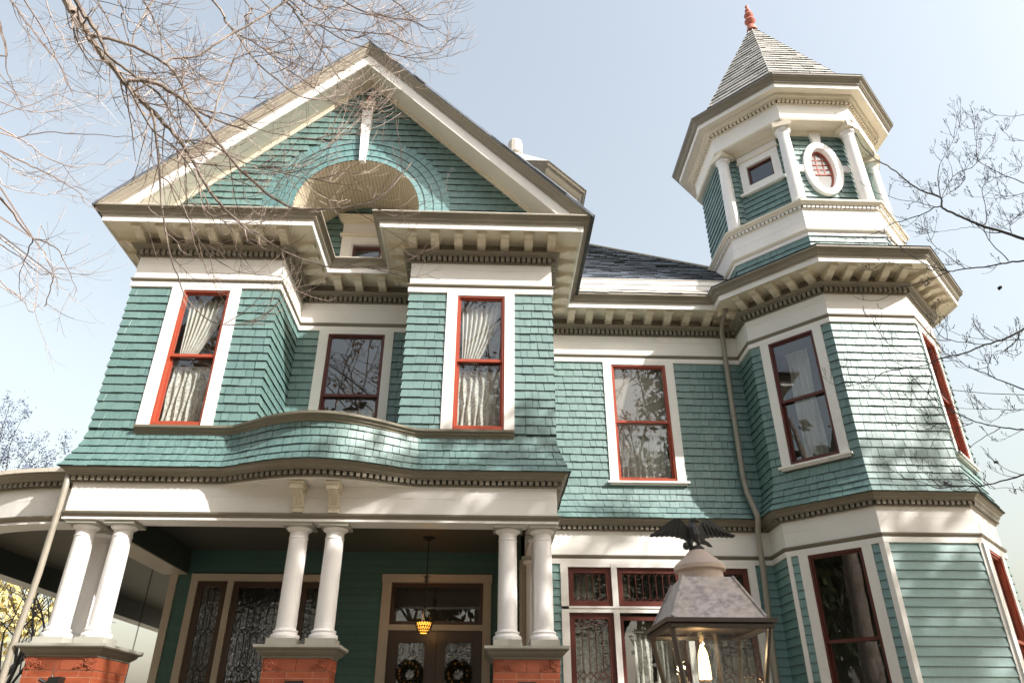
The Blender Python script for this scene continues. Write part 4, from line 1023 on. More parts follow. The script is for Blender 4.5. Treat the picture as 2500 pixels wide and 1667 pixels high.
for k in range(-3, 6): 
    x, y = octc(-22.5 + 45 * k, 1.55)
    if -1 <= k <= 3: place_copy(cp, house, (x, y, 10.142), R(-22.5 + 45 * k))
drop(cp)
# brick piers
def scroll(mb, x0, z0, sg, y, s=1.0, seed=0):
    rnd = random.Random(seed)
    for (cx, cz, r, a0, tr) in ((.06, .075, .045, 0, 1), (.145, .05, .032, 1, -1), (.205, .03, .02, 2, 1), (.04, .02, .02, 3, -1), (.10, .115, .022, 2.5, 1)):
        pts = []
        for k in range(13):
            a = a0 + tr * k * .62; q = r * (1 - k / 15.5); pts.append((x0 + sg * (cx + q * math.cos(a)) * s, y - .006, z0 + (cz + q * math.sin(a)) * s))
        mb.tube(pts, [.009 - .0003 * k for k in range(13)], 5)
    for k in range(7):
        a = .5 + k * .28; b = Vector((x0 + sg * .03, y - .004, z0 + .03)); e = b + Vector((sg * math.cos(a) * .11, -.008, math.sin(a) * .11)); mb.tube([b, b.lerp(e, .5) + Vector((sg * .012, -.008, 0)), e], [.004, .009, .003], 4)
pl_cap = None
for (x0, x1, idx) in ((-4.244, -3.436, 0), (-1.50, -.71, 1), (1.228, 2.02, 2)):
    mb = MB(); dep = .40 if idx == 1 else .86
    mb.box(x0, x1, 0, dep, 0, 2.313); mb.box(x0 + .002, x1 - .002, .002, dep - .002, 2.313, 2.462)
    pr = mb.build('brick_pier', M['brick'], house); pr['label'] = ('left', 'middle', 'right')[idx] + ' red brick pier of the porch'
    mb = MB(); mid = (x0 + x1) / 2
    for a, b in ((x0, mid - .004), (mid + .004, x1)): mb.box(a + .001, b, -.006, .0, 2.322, 2.455)
    mb.box(x1, x1 + .006, .003, dep, 2.322, 2.455)
    scroll(mb, x0 + .012, 2.325, 1, -.008, 1, idx); scroll(mb, x1 - .012, 2.325, -1, -.008, 1, idx + 9); mb.build('carved_panel', M['terrapanel'], pr)
    mb = MB(); cx0, cx1, cy0, cy1 = x0, x1, 0, dep
    def cap(d, z): return [(cx0 - d, cy0 - d, z), (cx1 + d, cy0 - d, z), (cx1 + d, cy1 + d, z), (cx0 - d, cy1 + d, z)]
    prf = [(.0, 2.458), (.012, 2.462), (.014, 2.478), (.03, 2.49), (.055, 2.51), (.07, 2.53), (.075, 2.545), (.105, 2.556), (.112, 2.571)]
    for (d0, z0), (d1, z1) in zip(prf[:-1], prf[1:]):
        a, b = cap(d0, z0), cap(d1, z1)
        for i in range(4): mb.quad(a[i], a[(i + 1) % 4], b[(i + 1) % 4], b[i])
    mb.build('pier_cap', M['plinth'], pr, fix=False)
    mb = MB(); a, b = cap(.113, 2.571), cap(.116, 2.6005); mb.box8(a + b); mb.build('cap_slab', M['captop'], pr)
    if idx:
        c0 = -1.10 if idx == 1 else 1.625
        mb = MB(); mb.box(c0 - .108, c0 + .108, -.014, .0, 2.07, 2.215); pq = mb.build('house_number_plaque', M['iron'], pr)
        fc = bpy.data.curves.new('house_number', 'FONT'); fc.body = '490'; fc.size = .115; fc.align_x = 'CENTER'; fc.extrude = .003
        to = bpy.data.objects.new('house_number', fc); COL.objects.link(to); to.rotation_euler = (R(90), 0, 0)
        bpy.context.view_layer.update()
        me = bpy.data.meshes.new_from_object(to); bpy.data.objects.remove(to)
        no = bpy.data.objects.new('house_number', me); COL.objects.link(no); me.materials.clear(); me.materials.append(M['gutter']); no.parent = pq; no.rotation_euler = (R(90), 0, 0)
        no.location = Vector((c0, -.017, 2.108)) - ORG[pq.name]
# ------------------------------------------------------------------ downspouts
mb = MB(); pts = [(5.40, 1.70, 8.50), (5.41, 2.02, 8.40), (5.405, 2.10, 8.2), (5.39, 2.12, 7.0), (5.38, 2.115, 5.45), (5.39, 2.08, 5.2), (5.45, 1.93, 4.76), (5.46, 2.06, 4.52), (5.46, 2.08, 4.05), (5.40, 2.10, 2.6), (5.38, 2.10, .4)]
mb.tube(pts, .045, 12)
for k in range(12):
    pass
for z, x, y in ((7.53, 5.4, 2.112), (5.45, 5.38, 2.115), (4.02, 5.46, 2.08), (6.6, 5.387, 2.118)): mb.tube([(x, y, z - .02), (x, y, z + .02)], .054, 12)
mb.build('downspout', M['gutter'], house, True)
mb = MB(); mb.tube([(-4.40, -.01, 4.70), (-4.385, -.04, 4.60), (-4.375, -.05, 4.45), (-4.375, -.05, 3.4), (-4.42, -.05, 2.5), (-4.42, -.05, .3)], .040, 12); mb.build('downspout', M['gutter'], house, True)

# ------------------------------------------------------------------ pendant, chains, floodlight
pd = thing('pendant_lamp', (.187, 2.41, 4.48), 'amber lit pendant lamp with pierced metal shade hanging before the front door', 'lamp')
mb = MB(); mb.lathe([(.10, 4.475), (.10, 4.46), (.05, 4.44), (.012, 4.42)], (.187, 2.41, 0), 16); mb.build('canopy', M['iron'], pd, True)
mb = MB(); mb.tube([(.187, 2.41, 4.43), (.185, 2.41, 3.2)], .009, 6)
for k in range(4):
    a = k * math.pi / 2 + .4; dx, dy = math.cos(a), math.sin(a)
    mb.tube([(.187 + dx * .01, 2.41 + dy * .01, 3.78), (.187 + dx * .04, 2.41 + dy * .04, 3.80), (.187 + dx * .02, 2.41 + dy * .02, 3.84), (.187 + dx * .05, 2.41 + dy * .05, 3.89), (.187 + dx * .065, 2.41 + dy * .065, 3.87)], .006, 5)
    mb.tube([(.187, 2.41, 3.45), (.187 + dx * .06, 2.41 + dy * .06, 3.33), (.187 + dx * .128, 2.41 + dy * .128, 3.19)], .004, 4)
mb.build('stem', M['iron'], pd)
mb = MB(); c = (.185, 2.41, 0)
mb.lathe([(.112, 3.188), (.105, 3.14), (.085, 3.08), (.05, 3.035)], c, 20); mb.build('glass_bowl', M['amber'], pd, True)
mb = MB()
for z, r in ((3.195, .135), (3.13, .122), (3.085, .100), (3.045, .07)): mb.tube([(c[0] + r * math.cos(a * .3142), c[1] + r * math.sin(a * .3142), z) for a in range(21)], .008, 4)
for k in range(20):
    a = k * math.pi / 10
    for sg in (-1, 1): mb.tube([(c[0] + r * math.cos(a + sg * t), c[1] + r * math.sin(a + sg * t), z) for z, r, t in ((3.19, .134, 0), (3.13, .124, .16), (3.085, .102, .3), (3.045, .072, .42))], .0055, 4)
mb.build('pierced_shade', M['iron'], pd)
lp = bpy.data.lights.new('pendant_bulb', 'POINT'); lp.energy = 3.0; lp.color = (1, .55, .2); lp.shadow_soft_size = .03
lo = bpy.data.objects.new('pendant_bulb', lp); COL.objects.link(lo); lo.location = (.187, 2.41, 3.22)
def chain(x, y, z0, z1, label, x1=None):
    mb = MB(); n = int((z1 - z0) / .034); x1 = x if x1 is None else x1
    for k in range(n):
        z = z1 - k * .034; cx = x + (x1 - x) * k / n; pts = []
        for q in range(9):
            a = q * math.pi / 4; u, v = .010 * math.cos(a), .022 * math.sin(a)
            pts.append((cx + (u if k % 2 else 0), y + (0 if k % 2 else u), z + v))
        mb.tube(pts, .0042, 4, False)
    top_mesh(mb, 'swing_chain', M['iron'], (x, y, z1), label, 'chain', 'chains of the porch swing')
chain(-5.23, 5.0, 1.6, 4.47, 'dark swing chain nearest the house wall in the open gap', -5.27)
chain(-6.25, 4.1, 1.6, 4.47, 'dark swing chain hanging behind the columns near the downspout')
fl = thing('floodlight', (-3.80, -.02, 2.1), 'black garden floodlight with thin antenna fixed on the left brick pier', 'floodlight')
mb = MB(); mb.prism([(-3.865, 2.10), (-3.845, 2.232), (-3.722, 2.238), (-3.735, 2.10)], lambda x, z: (x, -.16, z), lambda x, z: (x, -.02, z)); mb.build('housing', M['iron'], fl)
mb = MB(); mb.tube([(-3.83, -.10, 2.23), (-3.845, -.10, 2.262), (-3.843, -.10, 2.36)], [.012, .006, .004], 6); mb.build('antenna', M['bronze'], fl)
mb = MB(); mb.tube([(-3.965, -.12, 2.213), (-3.88, -.09, 2.17)], .018, 8); mb.tube([(-3.90, -.09, 2.16), (-3.85, -.08, 2.19)], .012, 8); mb.build('arm', M['iron'], fl)

# ------------------------------------------------------------------ post lantern in the foreground
LX, LY = 2.02, -6.285; HR = .215
ln = thing('post_lantern', (LX, LY, 0), 'lit glass street lantern with patinated copper roof and spread eagle on top', 'street lamp')
def frus(mb, cx, cy, h0, z0, h1, z1):
    a = [(cx - h0, cy - h0, z0), (cx + h0, cy - h0, z0), (cx + h0, cy + h0, z0), (cx - h0, cy + h0, z0)]; b = [(cx - h1, cy - h1, z1), (cx + h1, cy - h1, z1), (cx + h1, cy + h1, z1), (cx - h1, cy + h1, z1)]
    for i in range(4): mb.quad(a[i], a[(i + 1) % 4], b[(i + 1) % 4], b[i])
ZR = 2.006
mb = MB(); frus(mb, LX, LY, .188, ZR + .012, .180, ZR + .026); frus(mb, LX, LY, .180, ZR + .026, .100, ZR + .185); frus(mb, LX, LY, .100, ZR + .185, .02, ZR + .20)
for sx in (-1, 1):
    for sy in (-1, 1): mb.tube([(LX + sx * .184, LY + sy * .184, ZR + .02), (LX + sx * .101, LY + sy * .101, ZR + .186)], .006, 6)
mb.build('lantern_roof', M['patina'], ln, fix=False)
mb = MB(); mb.lathe([(.098, ZR + .175), (.094, ZR + .20), (.092, ZR + .226), (.088, ZR + .232)], (LX, LY, 0), 32); mb.lathe([(.100, ZR + .222), (.108, ZR + .226), (.1085, ZR + .243), (.100, ZR + .252), (.075, ZR + .274), (.055, ZR + .288), (.05, ZR + .298), (.034, ZR + .312), (.012, ZR + .318)], (LX, LY, 0), 32); mb.build('ventilator_cap', M['capmetal'], ln, True)
mb = MB(); mb.box(LX - HR, LX + HR, LY - HR, LY + HR, ZR - .004, ZR + .012)
h2 = .198
for i, (a, b) in enumerate((((-h2, -h2), (h2, -h2)), ((h2, -h2), (h2, h2)), ((h2, h2), (-h2, h2)), ((-h2, h2), (-h2, -h2)))): mb.tube([(LX + a[0], LY + a[1], ZR - .014), (LX + b[0], LY + b[1], ZR - .014)], .012, 6)
zl, hl = 1.50, .105
for sx in (-1, 1):
    for sy in (-1, 1): mb.tube([(LX + sx * .192, LY + sy * .192, ZR - .01), (LX + sx * hl, LY + sy * hl, zl)], .0105, 6)
for s_ in (0,):
    for a, b in (((-hl, -hl), (hl, -hl)), ((hl, -hl), (hl, hl)), ((hl, hl), (-hl, hl)), ((-hl, hl), (-hl, -hl))): mb.tube([(LX + a[0], LY + a[1], zl), (LX + b[0], LY + b[1], zl)], .012, 6)
mb.tube([(LX + .06, LY + .10, ZR - .01), (LX + .05, LY + .06, zl)], .011, 6)
mb.build('lantern_frame', M['bronze'], ln)
for i, ((ax, ay), (bx, by)) in enumerate((((-1, -1), (1, -1)), ((1, -1), (1, 1)), ((1, 1), (-1, 1)), ((-1, 1), (-1, -1)))):
    mb = MB(); t, l = .188, .102; mb.quad((LX + ax * l, LY + ay * l, zl), (LX + bx * l, LY + by * l, zl), (LX + bx * t, LY + by * t, ZR - .012), (LX + ax * t, LY + ay * t, ZR - .012)); mb.build('glass_pane', M['lampglass'], ln, fix=False)
bx_, by_ = LX - .035, LY - .02
mb = MB(); mb.lathe([(.028, 1.60), (.028, 1.76), (.034, 1.79), (.05, 1.85), (.060, 1.90), (.061, 1.94), (.056, 1.97), (.046, 1.985)], (bx_, by_, 0), 28); mb.build('glass_chimney', M['lampglass'], ln, True)
mb = MB(); mb.lathe([(.024, 1.815), (.023, 1.86), (.019, 1.905), (.012, 1.925), (.003, 1.94)], (bx_, by_, 0), 20); mb.build('mantle', M['mantle'], ln, True)
mb = MB(); mb.lathe([(.016, 1.60), (.016, 1.77), (.022, 1.775), (.022, 1.812), (.01, 1.815)], (bx_, by_, 0), 16); mb.tube([(bx_ + .03, by_, 1.60), (bx_ + .028, by_, 1.80)], .004, 5); mb.build('burner', M['capmetal'], ln, True)
mb = MB(); mb.lathe([(.09, .0), (.09, .12), (.05, .2), (.045, 1.3), (.06, 1.34), (.05, 1.40), (.085, 1.47), (.10, 1.495)], (LX, LY, 0), 20); mb.build('post', M['iron'], ln, True)
lp = bpy.data.lights.new('lantern_bulb', 'POINT'); lp.energy = 1.5; lp.color = (1, .7, .4); lp.shadow_soft_size = .02
lo = bpy.data.objects.new('lantern_bulb', lp); COL.objects.link(lo); lo.location = (bx_, by_, 1.955)
# eagle
ez = ZR + .318; ex, ey = LX - .012, LY
def wingshape(sg):
    L = [(.012, .062), (.03, .092), (.055, .122), (.085, .122), (.11, .108), (.14, .088), (.17, .068), (.196, .052)]
    Bt = [(.205, .047), (.19, .042), (.178, .046), (.166, .041), (.156, .046), (.144, .042), (.132, .046), (.12, .042), (.108, .046), (.097, .041), (.085, .043), (.074, .036), (.064, .038), (.054, .030), (.045, .031), (.036, .022), (.026, .022), (.012, .012)]
    return [(ex + sg * a * .92, ez + .015 + b * .94) for a, b in L + Bt]
mb = MB()
for sg in (-1, 1):
    o = wingshape(sg); mb.prism(o, lambda x, z: (x, ey - .012 + abs(x - ex) * .12, z), lambda x, z: (x, ey + .006 + abs(x - ex) * .10, z))
    for k in range(7):   # feather ridges
        u = .05 + k * .02; mb.tube([(ex + sg * u * .92, ey - .012 + u * .1, ez + .015 + (.105 - k * .008) * .94), (ex + sg * (u + .015), ey - .014 + u * .1, ez + .015 + .046)], .0035, 4)
mb.tube([(ex + .004, ey - .01, ez + .03), (ex, ey - .016, ez + .055), (ex - .004, ey - .014, ez + .085), (ex + .0, ey - .012, ez + .108), (ex + .004, ey - .014, ez + .122)], [.016, .026, .024, .015, .015], 10)
mb.tube([(ex + .004, ey - .014, ez + .116), (ex + .012, ey - .02, ez + .122), (ex + .024, ey - .024, ez + .116), (ex + .027, ey - .024, ez + .108)], [.014, .012, .006, .002], 8)
mb.prism([(ex + .008, ez + .055), (ex + .03, ez + .048), (ex + .062, ez + .026), (ex + .076, ez + .010), (ex + .062, ez + .012), (ex + .05, ez + .020), (ex + .03, ez + .024), (ex + .006, ez + .03)], lambda x, z: (x, ey - .012, z), lambda x, z: (x, ey + .006, z))
for a, b in ((-.012, -.012), (.012, .01)): mb.tube([(ex + a, ey - .012, ez + .045), (ex + b * 1.6, ey - .016, ez + .02), (ex + b * 1.2, ey - .012, ez + .006)], [.014, .010, .007], 8)
mb.lathe([(.004, -.016), (.014, -.01), (.016, 0), (.012, .012), (.003, .017)], (ex - .036, ey - .005, ez + .012), 10); mb.tube([(ex - .03, ey - .008, ez + .02), (ex - .018, ey - .01, ez + .036)], .010, 6)
mb.lathe([(.03, -.006), (.034, 0), (.026, .01), (.012, .014)], (ex + .008, ey, ez), 14)
eg = mb.build('eagle_finial', M['iron'], ln)

# ------------------------------------------------------------------ ground
mb = MB(); mb.quad((-400, -400, 0), (400, -400, 0), (400, 400, 0), (-400, 400, 0)); g = mb.build('lawn', M['lawn']); tag(g, kind='structure')
mb = MB(); mb.quad((-.6, -9, .004), (1.8, -9, .004), (1.8, -.8, .004), (-.6, -.8, .004)); mb.quad((-60, -11.6, .004), (60, -11.6, .004), (60, -9, .004), (-60, -9, .004)); g = mb.build('path', M['paving']); tag(g, kind='structure')
mb = MB(); mb.quad((-120, -22, .002), (120, -22, .002), (120, -13, .002), (-120, -13, .002)); g = mb.build('road', paint('grey asphalt', (.06, .06, .06), .9)); tag(g, kind='structure')
mb = MB(); mb.box(-4.2, 1.66, .40, 3.45, .85, .95); mb.box(-7.3, -4.2, 1.2, 11, .85, .95); mb.build('porch_floor', M['captop'], house)
mb = MB()
for k in range(4): mb.box(-.9, 1.2, -.2 - .32 * k, .398, .0 + .0, .85 - .21 * k - .001 * k)
mb.build('porch_steps', M['captop'], house)

# ------------------------------------------------------------------ trees
def at(px_, py_, Y):
    d = AX[0] * ((px_ - 1250) / 1765.65) - AX[1] * ((py_ - 833.5) / 1765.65) + AX[2]
    return CAM + d * ((Y - CAM.y) / d.y)
TR = {'A': (0, 0, 2.6133), 'D': (0, 550, 2.6133), 'B': (700, 0, 2.6133), '1': (0, 0, 3.92), '2': (500, 0, 3.92), '3': (0, 350, 3.92), '4': (2100, 280, 3.92), '5': (2100, 680, 3.92), '6': (2100, 980, 3.92)}
def trace(seq, y0, y1):
    """limb traced through the photograph's pixels, standing at its own depth y0 -> y1"""
    P = [(TR[r][0] + x / TR[r][2], TR[r][1] + y / TR[r][2]) for r, x, y in seq]
    S = [0]
    for a, b in zip(P[:-1], P[1:]): S.append(S[-1] + math.hypot(b[0] - a[0], b[1] - a[1]))
    return [at(p[0], p[1], y0 + (y1 - y0) * s / S[-1]) for p, s in zip(P, S)]
def smooth(P, n=3):
    out = []
    for i in range(len(P) - 1):
        p0, p1, p2, p3 = P[max(0, i - 1)], P[i], P[i + 1], P[min(len(P) - 1, i + 2)]
        for k in range(n):
            t = k / n; out.append(.5 * ((2 * p1) + (p2 - p0) * t + (2 * p0 - 5 * p1 + 4 * p2 - p3) * t * t + (3 * p1 - p0 - 3 * p2 + p3) * t ** 3))
    out.append(P[-1]); return out
def rv(rnd): return Vector((rnd.gauss(0, 1), rnd.gauss(0, 1), rnd.gauss(0, 1))).normalized()
def twig(mb, rnd, P, d, L, r, lift, wig, level, buds, tips=None, sub=3):
    n = max(4, int(5 + L * 3)); st = L / n; pts = [P.copy()]; d = d.normalized()
    for k in range(n):
        d = (d + Vector((0, 0, lift * (k + 1) / n)) + rv(rnd) * wig).normalized(); pts.append(pts[-1] + d * st)
    rad = [max(.0019, r * (1 - .75 * k / n)) for k in range(n + 1)]
    mb.tube(pts, rad, 4 if r > .006 else 3, False)
    if buds: 
        e = pts[-1]; b = buds; mb.solid([e + Vector(q) * b for q in ((1, 0, 0), (-1, 0, 0), (0, 1, 0), (0, -1, 0), (0, 0, 1.3), (0, 0, -1))], ((0, 2, 4), (2, 1, 4), (1, 3, 4), (3, 0, 4), (2, 0, 5), (1, 2, 5), (3, 1, 5), (0, 3, 5)))
    if tips is not None: tips.append(pts[-1])
    if level > 0:
        for q in range(sub if L > .25 else 1 + sub // 3):
            k = rnd.randint(1, n - 1); dd = (pts[k + 1] - pts[k]).normalized(); s = rv(rnd); s = (s - dd * s.dot(dd)).normalized()
            twig(mb, rnd, pts[k], dd * rnd.uniform(.5, 1) + s * rnd.uniform(.4, .9), L * rnd.uniform(.25, .55), rad[k] * .65, lift * 1.2, wig, level - 1, buds, tips, sub)
def dress(mb, rnd, limb, rad, dens, Lr, lift, wig, level=1, buds=0, tips=None, sub=3, t0=.1, bias=None, rk=.35):
    S = [0]
    for a, b in zip(limb[:-1], limb[1:]): S.append(S[-1] + (b - a).length)
    n = int(S[-1] * dens)
    for _ in range(n):
        s = S[-1] * rnd.uniform(t0, 1); q = 0
        while q < len(S) - 2 and S[q + 1] < s: q += 1
        t = (s - S[q]) / max(1e-6, S[q + 1] - S[q]); p = limb[q].lerp(limb[q + 1], t); d = (limb[q + 1] - limb[q]).normalized(); x = rv(rnd); x = (x - d * x.dot(d)).normalized()
        dd = d * rnd.uniform(.3, 1.0) + x * rnd.uniform(.4, 1.0)
        if bias is not None: dd += bias * rnd.random()
        rr = rad[q] + (rad[q + 1] - rad[q]) * t
        twig(mb, rnd, p, dd, rnd.uniform(*Lr), min(.012, max(.0045, rr * rk)), lift, wig, level, buds, tips, sub)

# the near bare tree at the upper left
rnd = random.Random(11)
t1 = thing('bare_tree', (-7.0, -5.6, 0), 'leafless grey branched tree reaching in front of the gable at the upper left', 'tree')
crown = MB(); tw = MB(); trunk = MB()
trunk.tube(smooth([Vector(p) for p in ((-7.0, -5.6, -.1), (-6.95, -5.6, 1.5), (-6.9, -5.55, 4), (-6.6, -5.5, 7), (-6.1, -5.4, 9.5), (-5.2, -5.3, 10.9))]), [.42 - .3 * k / 15 for k in range(16)], 12)
hub = Vector((-5.2, -5.3, 10.9)); trunk.tube(smooth([Vector((-6.6, -5.5, 7)), Vector((-7.2, -5.2, 9)), Vector((-7.5, -4.8, 12))]), [.16, .15, .14, .12, .1, .08, .06], 8)
PXW = lambda w_, d: w_ / 1765.65 * d * .5
LIMBS = [  # trace, depth start/end, pixel width start/end, hub?, twig density
 ([('1', 600, -60), ('1', 700, 100), ('1', 790, 230), ('1', 860, 370), ('1', 1000, 560), ('1', 1100, 670), ('1', 1190, 790), ('1', 1290, 900), ('1', 1430, 1040), ('1', 1540, 1150), ('1', 1640, 1250), ('1', 1760, 1400), ('A', 1240, 1040), ('A', 1320, 1190), ('A', 1440, 1340), ('A', 1600, 1480), ('D', 1620, 40), ('D', 1800, 160), ('D', 2010, 245), ('D', 2180, 272), ('D', 2352, 262)], -5.0, -4.0, 20, 2.5, True, 4),
 ([('1', 700, -60), ('1', 850, 190), ('1', 930, 310), ('1', 980, 430), ('1', 1060, 560), ('1', 1200, 660), ('1', 1330, 760), ('1', 1520, 900), ('1', 1640, 1080), ('1', 1740, 1250), ('1', 1860, 1380)], -5.1, -4.6, 12, 2.5, True, 4),
 ([('1', 870, 350), ('1', 1040, 370), ('1', 1270, 440), ('1', 1480, 550), ('1', 1580, 610), ('1', 1680, 710), ('1', 1760, 860), ('1', 1830, 990), ('1', 1900, 1070), ('1', 2150, 1180), ('1', 2352, 1240)], -4.95, -4.5, 9, 4, False, 3),
 ([('1', 1580, 610), ('1', 1650, 560), ('1', 1780, 555), ('1', 1900, 530), ('1', 2050, 430), ('2', 290, 310), ('2', 520, 180), ('2', 800, 0), ('2', 1000, -120)], -4.8, -4.4, 5.5, 5, False, 3),
 ([('1', 1215, 775), ('1', 1340, 765), ('1', 1500, 800), ('1', 1620, 870), ('1', 1760, 960), ('1', 1850, 1050), ('1', 1930, 1160), ('1', 2060, 1330), ('1', 2180, 1480), ('A', 1530, 1080), ('A', 1640, 1180), ('A', 1740, 1260), ('A', 1860, 1325), ('A', 2000, 1335), ('A', 2200, 1325), ('B', 500, 1300), ('B', 600, 1260), ('B', 700, 1160), ('B', 795, 1040)], -4.9, -3.9, 12, 3, False, 4),
 ([('1', 1440, 1060), ('1', 1470, 1150), ('1', 1490, 1270), ('3', 1515, 120), ('3', 1530, 300), ('3', 1545, 560), ('3', 1580, 820), ('3', 1650, 1150), ('3', 1700, 1260), ('D', 1170, 430), ('D', 1260, 545), ('D', 1400, 630), ('D', 1690, 632)], -4.8, -4.2, 8, 2, False, 3),
 ([('3', 1545, 320), ('3', 1640, 400), ('3', 1740, 580), ('3', 1820, 760), ('3', 1900, 920), ('3', 2040, 1090), ('3', 2200, 1190), ('D', 1560, 305), ('D', 1800, 330)], -4.6, -4.2, 4, 2, False, 3),
 ([('1', 1470, 0), ('1', 1380, 150), ('1', 1290, 310), ('1', 1272, 440)], -4.6, -4.85, 5.5, 4, False, 3),
 ([('1', 2330, 370), ('1', 2200, 660), ('1', 2080, 970), ('1', 2050, 1120), ('1', 1975, 1240)], -4.5, -4.7, 4, 4, False, 3),
 ([('1', 1860, 1030), ('1', 2050, 1080), ('1', 2120, 1082), ('2', 330, 1140), ('2', 520, 1240), ('2', 860, 1310), ('2', 1100, 1325), ('2', 1200, 1280)], -4.7, -4.1, 4.5, 2, False, 4),
 ([('1', 2120, 1080), ('2', 180, 1020), ('2', 310, 930), ('2', 500, 945), ('2', 700, 940)], -4.6, -4.3, 3.5, 1.6, False, 4),
 ([('2', 20, -60), ('2', 200, 210), ('2', 300, 320), ('2', 420, 500), ('2', 540, 640), ('2', 700, 770), ('2', 900, 920), ('2', 1200, 970), ('2', 1500, 1030), ('2', 1690, 1050)], -4.7, -3.9, 6, 2.2, True, 5),
 ([('2', 300, 320), ('2', 520, 440), ('2', 760, 640), ('2', 960, 780), ('2', 1240, 990), ('2', 1480, 1100), ('2', 1620, 1105), ('2', 1705, 1060)], -4.5, -3.9, 3.5, 1.8, False, 4),
 ([('2', 690, -60), ('2', 850, 110), ('2', 950, 250), ('2', 1080, 430), ('2', 1170, 560), ('2', 1300, 770), ('2', 1480, 970), ('2', 1640, 1020)], -4.4, -3.9, 6, 2, True, 6),
 ([('2', 940, 245), ('2', 1100, 250), ('2', 1280, 360), ('2', 1480, 440), ('2', 1700, 495), ('2', 1960, 555), ('2', 2140, 540), ('2', 2260, 490), ('2', 2335, 370)], -4.3, -3.8, 3.5, 2.0, False, 4),
 ([('2', 760, -40), ('2', 930, 150), ('2', 1100, 240), ('2', 1400, 300), ('2', 1600, 320), ('2', 1790, 340), ('2', 1900, 410)], -4.4, -3.8, 4, 2, True, 7),
 ([('2', 1250, -40), ('2', 1600, 110), ('2', 1760, 170), ('2', 2000, 205), ('2', 2140, 280), ('2', 2260, 270)], -4.3, -3.9, 4, 2, True, 7),
 ([('2', 850, -50), ('2', 1200, 60), ('2', 1500, 130), ('2', 1800, 210), ('2', 1950, 330)], -4.4, -3.9, 3.5, 1.8, True, 8),
 ([('2', 1000, -60), ('2', 1120, 100), ('2', 1250, 260), ('2', 1420, 370), ('2', 1620, 300)], -4.3, -3.9, 3.5, 1.6, True, 6),
 ([('2', 1700, -60), ('2', 1900, 90), ('2', 2060, 180), ('2', 2250, 30)], -4.2, -3.9, 3, 1.8, True, 4),
 ([('2', 330, -60), ('2', 380, 160), ('2', 480, 330), ('2', 640, 480), ('2', 840, 540)], -4.6, -4.1, 4, 1.6, True, 8),
 ([('2', 480, -60), ('2', 620, 180), ('2', 800, 350), ('2', 880, 480), ('2', 980, 660)], -4.5, -4.0, 3.5, 1.6, True, 7),
 ([('1', 1100, -60), ('1', 1160, 160), ('1', 1240, 420), ('1', 1300, 640), ('1', 1480, 880)], -4.9, -4.5, 4, 1.8, True, 7),
 ([('1', 1330, -60), ('1', 1480, 210), ('1', 1570, 370), ('1', 1700, 520), ('1', 1960, 760), ('1', 2150, 850)], -4.7, -4.3, 5, 1.8, True, 6),
 ([('1', 900, -60), ('1', 1000, 130), ('1', 1160, 400), ('1', 1420, 640), ('1', 1700, 720)], -4.9, -4.5, 4, 1.8, True, 6),
 ([('1', 1060, 600), ('1', 960, 580), ('1', 860, 565)], -4.95, -5.1, 6, 3, False, 0),
 ([('1', 1050, 650), ('1', 1060, 850), ('1', 1110, 1000), ('1', 1200, 1140)], -4.9, -4.8, 3, 1.5, False, 3),
 ([('1', 1225, 830), ('1', 1330, 1030), ('1', 1450, 1230), ('1', 1560, 1330), ('1', 1700, 1440), ('A', 1250, 1130), ('A', 1330, 1300), ('A', 1480, 1470)], -4.9, -4.4, 7, 2, False, 5),
 ([('A', 1140, 900), ('A', 1300, 905), ('A', 1480, 1000), ('A', 1600, 1050), ('A', 1850, 1060), ('A', 2050, 980), ('A', 2180, 830), ('A', 2290, 720)], -4.5, -4.0, 4.5, 1.8, False, 4),
 ([('A', 1250, 1045), ('A', 1420, 1060), ('A', 1700, 1085), ('A', 1980, 1140), ('A', 2200, 1110), ('A', 2345, 1090)], -4.5, -4.0, 3.5, 1.5, False, 5),
]
for seq, y0, y1, w0, w1, hubb, dn in LIMBS:
    P = trace(seq, y0, y1); d0 = (P[0] - CAM).dot(AX[2])
    if hubb: P = [hub.lerp(P[0], .0), hub.lerp(P[0], .5) + Vector((0, 0, .5))] + P
    L = smooth(P, 4); n = len(L); off = 8 if hubb else 0
    rad = []
    for k, p in enumerate(L):
        t = max(0, (k - off)) / max(1, n - 1 - off); rad.append(PXW(w0 + (w1 - w0) * t ** .8, (p - CAM).dot(AX[2])))
    for k in range(1, n - 1): L[k] = L[k] + rv(rnd) * rad[k] * .35
    crown.tube(L, rad, 8 if w0 > 8 else 5)
    dress(tw, rnd, L[off:], rad[off:], dn * 1.9, (.25, .95), .30, .16, 1, .0, None, 5, .05, Vector((.25, .1, -.1)))
trunk.build('trunk', M['oakbark'], t1, True); crown.build('limbs', M['bark'], t1, True); tw.build('twigs', M['twig'], t1, True, fix=False)

